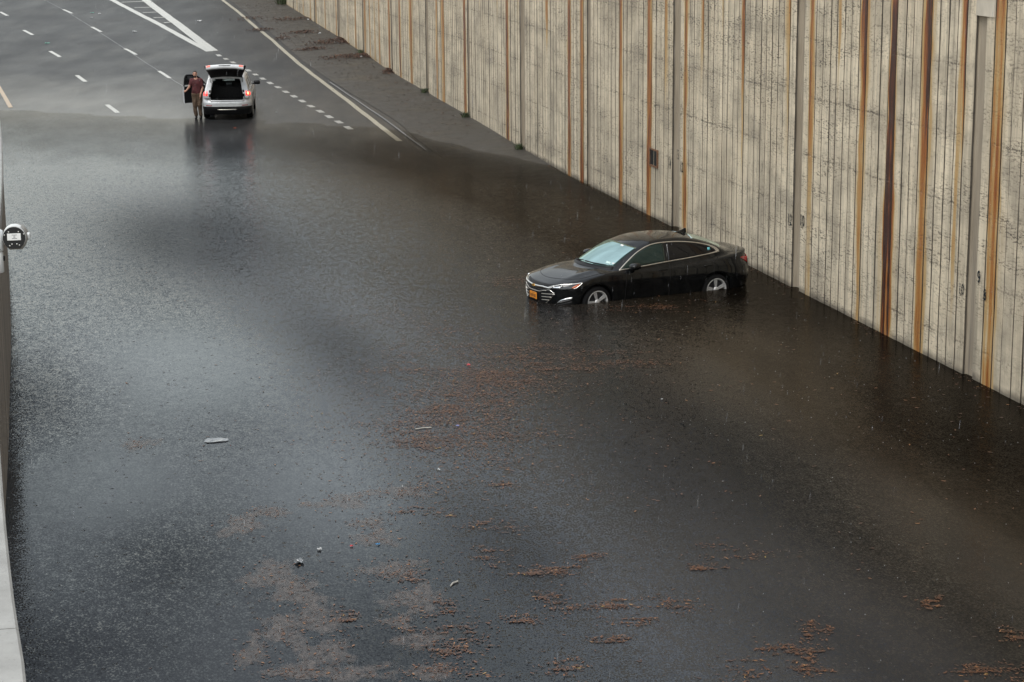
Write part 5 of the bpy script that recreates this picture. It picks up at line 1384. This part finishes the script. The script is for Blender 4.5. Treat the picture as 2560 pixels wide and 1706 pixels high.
MB().tube([(-.195, .02, -.165), (-.195, .02, -.175), (-.195, .02, -.39), (-.195, .02, -.40)], [.055, .062, .062, .05], 20).build('lower_cylinder', M['white_plastic'], cctv, True)
for z in (.06, -.13): MB().lathe([(.008, 0), (.008, -.006), (.0005, -.007)], 8, 'y', (-.165, -.042, z)).build('screw', M['ink'], cctv)
MB().box((-.135, .03, -.24), (.035, .06, .06), bevel=.01).build('latch', M['dark_plastic'], cctv)
MB().tube([(-.19, .02, -.05), (-.62, .05, -.05)], .03, 12).build('arm', M['white_plastic'], cctv, True)
gzc = (LEFT_TOP - .4 - pc[2])/.88
MB().tube([(-.62, .05, gzc), (-.62, .05, .25)], .055, 14).build('pole', M['steel'], cctv, True)

# ================================================================= leaves, film, litter
def leaf_mesh(name, pts, label, kind=None, cat=None, tone=None, size=(.03, .06), zf=None, tilt=.12, group=None):
    """many small leaves, one shape each, in one mesh"""
    n = len(pts); pts = np.array(pts)
    a = rng.uniform(0, 2*np.pi, n); L = rng.uniform(*size, n); Wd = L*rng.uniform(.35, .7, n)
    tone = rng.beta(1.6, 2.2, n) if tone is None else tone
    out = np.array([(-1, 0), (-.45, .5), (.35, .45), (1, 0), (.35, -.45), (-.45, -.5)])
    ca, sa = np.cos(a)[:, None], np.sin(a)[:, None]
    ox, oy = out[:, 0][None]*L[:, None], out[:, 1][None]*Wd[:, None]*1.1
    X = pts[:, 0:1] + ox*ca - oy*sa; Y = pts[:, 1:2] + ox*sa + oy*ca
    tx = rng.normal(0, tilt, (n, 2))
    Z = pts[:, 2:3] + np.abs(ox*tx[:, 0:1] + oy*tx[:, 1:2])
    V = np.stack([X, Y, Z], -1).reshape(-1, 3)
    F = (np.arange(n)[:, None]*6 + np.arange(6)[None])
    o = mesh_obj(name, V, F, M['leaf'], None, False, {'tone': ('FLOAT', np.repeat(tone, 6))})
    return tag(o, label, cat, group, kind)

# drifts of leaves on the water: (x, y, half width across the view, half depth away from it, leaves)
from_px = FLOAT_MATS
pts = []
for x, y, rx, ry, n in from_px:
    # ragged drift: a handful of lobes
    nl = 16
    lob = [(rng.normal(0, .55), rng.normal(0, .60), rng.uniform(.25, .8), rng.uniform(.04, .30)) for _ in range(nl)]
    for _ in range(n):
        l_ = lob[int(nl*rng.random()**1.6)]
        u_, v_ = l_[0] + rng.normal(0, .55)*l_[2], l_[1] + rng.normal(0, .55)*l_[3]
        if rng.random() < .12: u_, v_ = rng.normal(0, .9), rng.normal(0, .9)
        pts.append((x + 1.65*u_*rx, y + 1.65*v_*ry + .06*u_*rx, .004 + rng.uniform(0, .008)))
for x, y, rx, ry in FILM:                                      # flecks riding on the film
    for _ in range(int(60 + 40*rx*ry)):
        pts.append((x + rng.normal(0, .5)*rx, y + rng.normal(0, .5)*ry, .006))
for _ in range(900):                                           # bits caught along the foot of the wall
    s_ = rng.uniform(24, 63); d_ = abs(rng.normal(0, .10))
    if math.sin(s_*1.3) + math.sin(s_*2.9 + 1) < .1: continue
    X, Y, _z = rp(s_, float(_cw(s_)) - .03 - d_); pts.append((X, Y, .006))
leaf_mesh('floating_leaves', pts, 'drifts of brown dead leaves floating on the flood water', 'stuff', size=(.010, .034), tone=rng.beta(1.6, 2.1, len(pts)))
pts = []
while len(pts) < 750:
    s, c = rng.uniform(18, 62), rng.uniform(.2, 15.6)
    dens = np.clip((c - 1)/6, .05, 1)*np.clip((60 - s)/30, .05, 1)
    if rng.random() < dens: x, y, _ = rp(s, c); pts.append((x, y, .004))
leaf_mesh('scattered_leaves', pts, 'single orange and brown leaves scattered over the flood water', 'stuff', size=(.016, .045), tone=rng.beta(1.9, 2.0, len(pts)))

# film
V = []; F = []; fade = []
for x, y, rx, ry in FILM:
    n0 = len(V); m1, m2 = 7, 28
    V.append((x, y, .0022 + .0001*len(fade)/400)); fade.append(1)
    for i in range(1, m1 + 1):
        r_ = i/m1
        for j in range(m2):
            a = 2*math.pi*j/m2
            w_ = 1 + .22*math.sin(3*a + x) + .16*math.sin(5*a + y*2) + .10*math.sin(9*a + x*3)
            V.append((x + rx*r_*w_*math.cos(a), y + ry*r_*w_*math.sin(a), V[n0][2])); fade.append(1 - r_)
    for j in range(m2): F.append((n0, n0 + 1 + j, n0 + 1 + (j+1) % m2))
    for i in range(m1 - 1):
        for j in range(m2):
            a_, b_ = n0 + 1 + i*m2 + j, n0 + 1 + i*m2 + (j+1) % m2
            F.append((a_, a_ + m2, b_ + m2, b_))
tag(mesh_obj('silt_film', V, F, M['film'], None, True, {'fade': ('FLOAT', fade)}), 'thin brown film of silt and pollen drifting on the flood water', kind='stuff')

# leaf heaps and grit along the shoulder
PILES = [(-8.91, 106.42, 1.5, .8, 420, 'largest heap of wet brown leaves on the shoulder against the wall foot'),
         (-7.41, 98.58, 1.6, .55, 380, 'leaf heap with white litter bits at the third wall joint'),
         (-5.30, 91.33, .45, .5, 130, 'small leaf heap tucked against the wall nearest the SUV'),
         (-10.05, 103.07, .9, .28, 110, 'flat oblong leaf patch in the middle of the shoulder'),
         (-11.31, 111.84, 1.0, .35, 110, 'thin reddish leaf patch on the shoulder beyond the big heap'),
         (-12.53, 119.45, 1.9, .5, 150, 'farthest reddish leaf band lying along the wall foot'),
         (-12.07, 109.35, .5, .35, 60, 'little dark leaf clump beside the shoulder seam'),
         (-15.3, 121.2, 1.0, .4, 80, 'dark leaf scatter beside the far edge line'),
         (-13.85, 114.15, .8, .25, 80, 'dark debris lying across the gap in the edge line')]
for x, y, rx, ry, n, lb in PILES:
    pp = []
    for _ in range(int(n*1.8)):
        u_, v_ = rng.normal(0, .5), rng.normal(0, .5)
        X, Y = x + u_*rx + v_*ry*.2, y + v_*ry*2.2
        s, c = road_sc(X, Y); c = min(float(c), float(_cw(float(s))) - .06); X, Y, _ = rp(float(s), c)
        hgt = .10*math.exp(-(u_*u_ + v_*v_)*2)*rng.random()
        pp.append((X, Y, float(ground_z(X, Y)) + .022 + hgt))
    leaf_mesh('leaf_pile', pp, lb, None if n > 300 else 'stuff', 'leaf pile' if n > 300 else None, size=(.04, .095), tilt=.5, tone=rng.beta(1.5, 2.6, len(pp))*.9, group='leaf heaps on the shoulder' if n > 300 else None)
pp = []
for _ in range(2600):
    s, c = 66 + 66*rng.uniform(0, 1)**.75, rng.uniform(0, 1)**.7
    c = _sh(s) + .15 + c*(_cw(s) - _sh(s) - .3)
    X, Y, _ = rp(s, float(c)); pp.append((X, Y, float(ground_z(X, Y)) + .02))
leaf_mesh('shoulder_grit', pp, 'loose leaf bits and grit strewn over the silted shoulder', 'stuff', size=(.02, .065), tone=rng.beta(1, 4, len(pp)), tilt=.3)
pp = []
for _ in range(420):
    s, c = rng.uniform(78, 134), rng.uniform(-3, 13.5)
    X, Y, _ = rp(s, c); pp.append((X, Y, float(ground_z(X, Y)) + .012))
leaf_mesh('road_grit', pp, 'small dark leaf bits strewn over the wet asphalt', 'stuff', size=(.02, .06), tone=rng.beta(1, 4, len(pp)), tilt=.2)

def weed(name, x, y, z, r, h, n, label):
    V = []; F = []
    for _ in range(n):
        a = rng.uniform(0, 6.28); q = rng.uniform(0, r); l_ = h*rng.uniform(.5, 1); w_ = rng.uniform(.006, .014)
        bx_, by_ = x + q*math.cos(a)*.6, y + q*math.sin(a)*.6
        dx, dy = rng.normal(0, .5)*l_, rng.normal(0, .5)*l_
        px, py = -math.sin(a)*w_, math.cos(a)*w_
        i = len(V)
        V += [(bx_ - px, by_ - py, z), (bx_ + px, by_ + py, z), (bx_ + dx*.4 + px, by_ + dy*.4 + py, z + l_*.6), (bx_ + dx*.4 - px, by_ + dy*.4 - py, z + l_*.6), (bx_ + dx, by_ + dy, z + l_*.85)]
        F += [(i, i+1, i+2, i+3), (i+3, i+2, i+4)]
    return tag(mesh_obj(name, V, F, M['moss']), label, 'weed', 'weeds at the wall foot')
for s, lb in ((63.4, 'dark weed tuft at the wall foot where the water ends'), (72.4, 'dark weed tuft at a wall joint just above the water edge'), (81.0, 'weed tuft at a wall joint level with the SUV'), (98.9, 'green weed growing behind the leaf heap with litter'), (129.0, 'green bush of weeds at the far end of the wall')):
    x, y, _ = rp(s, float(_cw(s)) - .15); big = s > 120
    weed('weed_tuft', x, y, max(0, float(ground_z(x, y))), .9 if big else .28, .7 if big else .28, 260 if big else 90, lb)

# litter: small crumpled or flat things, each its own object
def crumple(name, x, y, z, sx, sy, h, mat, label, cat, rz=0, n=7):
    P_ = []
    for i in range(n):
        row = []
        for j in range(n):
            u_, v_ = i/(n-1)*2 - 1, j/(n-1)*2 - 1
            k_ = (1 - abs(u_)**3*.25)*(1 - abs(v_)**3*.2)
            row.append((u_*sx*k_ + rng.normal(0, sx*.05), v_*sy*k_ + rng.normal(0, sy*.05), abs(rng.normal(0, h)) + .004))
        P_.append(row)
    o = MB().grid(P_).build(name, mat, None, False); o.location = (x, y, z); o.rotation_euler = (0, 0, rz)
    return tag(o, label, cat)
M['film_plastic'] = simple('cloudy_plastic_sheet', (.22, .235, .245), .25, 0, .15, 8)
M['white_litter'] = simple('white_litter', (.55, .56, .56), .45, 0, .06)
M['blue_litter'] = simple('blue_litter', (.06, .26, .50), .4)
M['red_litter'] = simple('red_litter', (.50, .06, .07), .45)
M['green_litter'] = simple('green_litter', (.16, .42, .33), .45)
M['violet_litter'] = simple('violet_litter', (.20, .21, .42), .45)
M['orange_litter'] = simple('orange_litter', (.62, .10, .03), .45)
M['stick'] = simple('pale_stick', (.40, .38, .34), .6)
for spec in LITTER:
    nm, x, y, sx, sy, h, mt, lb, ct, rz = spec
    z = max(0.0, float(ground_z(x, y))) + .004
    if nm == 'stick':
        o = MB().tube([(-sx, 0, .006), (0, .02, .010), (sx, 0, .008)], .010, 6).build('stick', M['stick'], None); o.location = (x, y, z); o.rotation_euler = (0, 0, rz); tag(o, lb, ct)
    else:
        k_ = .72 if y < 70 else .8
        crumple(nm, x, y, z, sx*k_ if nm != 'plastic_sheet' else sx, sy*k_, h*.7 if nm != 'plastic_sheet' else .006, M[mt], lb, ct, rz)

# ================================================================= rain: drops in the air and splashes on the water
n = 6500
S_, C_, Z_ = rng.uniform(12, 100, n), rng.uniform(-2, 16, n), rng.uniform(0, 8.5, n)
L_ = rng.uniform(.05, .14, n); W_ = rng.uniform(.0010, .0022, n)
X_, Y_ = -S_*RS + C_*RC, S_*RC + C_*RS
keep = (Z_ + L_ < 8.3) & (C_ < _cw(S_) - .3) & (Z_ > ground_z(X_, Y_) + .1)
X_, Y_, Z_, L_, W_ = X_[keep], Y_[keep], Z_[keep], L_[keep], W_[keep]; n = len(X_)
lean = .06
tri = np.array([(0, 1), (.87, -.5), (-.87, -.5)])
V = np.empty((n, 5, 3))
for j in range(3):
    V[:, j, 0] = X_ + tri[j, 0]*W_; V[:, j, 1] = Y_ + tri[j, 1]*W_; V[:, j, 2] = Z_
V[:, 3] = np.stack([X_ + lean*L_*.5, Y_, Z_ + L_*.5], 1); V[:, 4] = np.stack([X_ - lean*L_*.5, Y_, Z_ - L_*.5], 1)
idx = np.arange(n)[:, None]*5
F = np.concatenate([idx + np.array(q)[None] for q in ((0, 1, 3), (1, 2, 3), (2, 0, 3), (1, 0, 4), (2, 1, 4), (0, 2, 4))])
tag(mesh_obj('rain', V.reshape(-1, 3), F, M['rain']), 'rain drops falling through the air', kind='stuff')
n = 3000
S_, C_ = rng.uniform(14, 66, n), rng.uniform(.2, 15.4, n)
keep = rng.random(n) < np.clip((C_ - 5)/8, .04, 1); S_, C_ = S_[keep], C_[keep]; n = len(S_)
X_, Y_ = -S_*RS + C_*RC, S_*RC + C_*RS
R_ = rng.uniform(.003, .009, n); H_ = rng.uniform(.01, .035, n)
V = np.empty((n, 4, 3))
for j in range(3):
    V[:, j, 0] = X_ + tri[j, 0]*R_; V[:, j, 1] = Y_ + tri[j, 1]*R_; V[:, j, 2] = H_ - R_*.8
V[:, 3] = np.stack([X_, Y_, H_ + R_], 1)
idx = np.arange(n)[:, None]*4
F = np.concatenate([idx + np.array(q)[None] for q in ((0, 1, 3), (1, 2, 3), (2, 0, 3), (2, 1, 0))])
M['splash'] = simple('splash_drops', (.34, .35, .36), .15, 0, .05)
tag(mesh_obj('rain_splashes', V.reshape(-1, 3), F, M['splash']), 'beads of water thrown up by rain on the flood', kind='stuff')
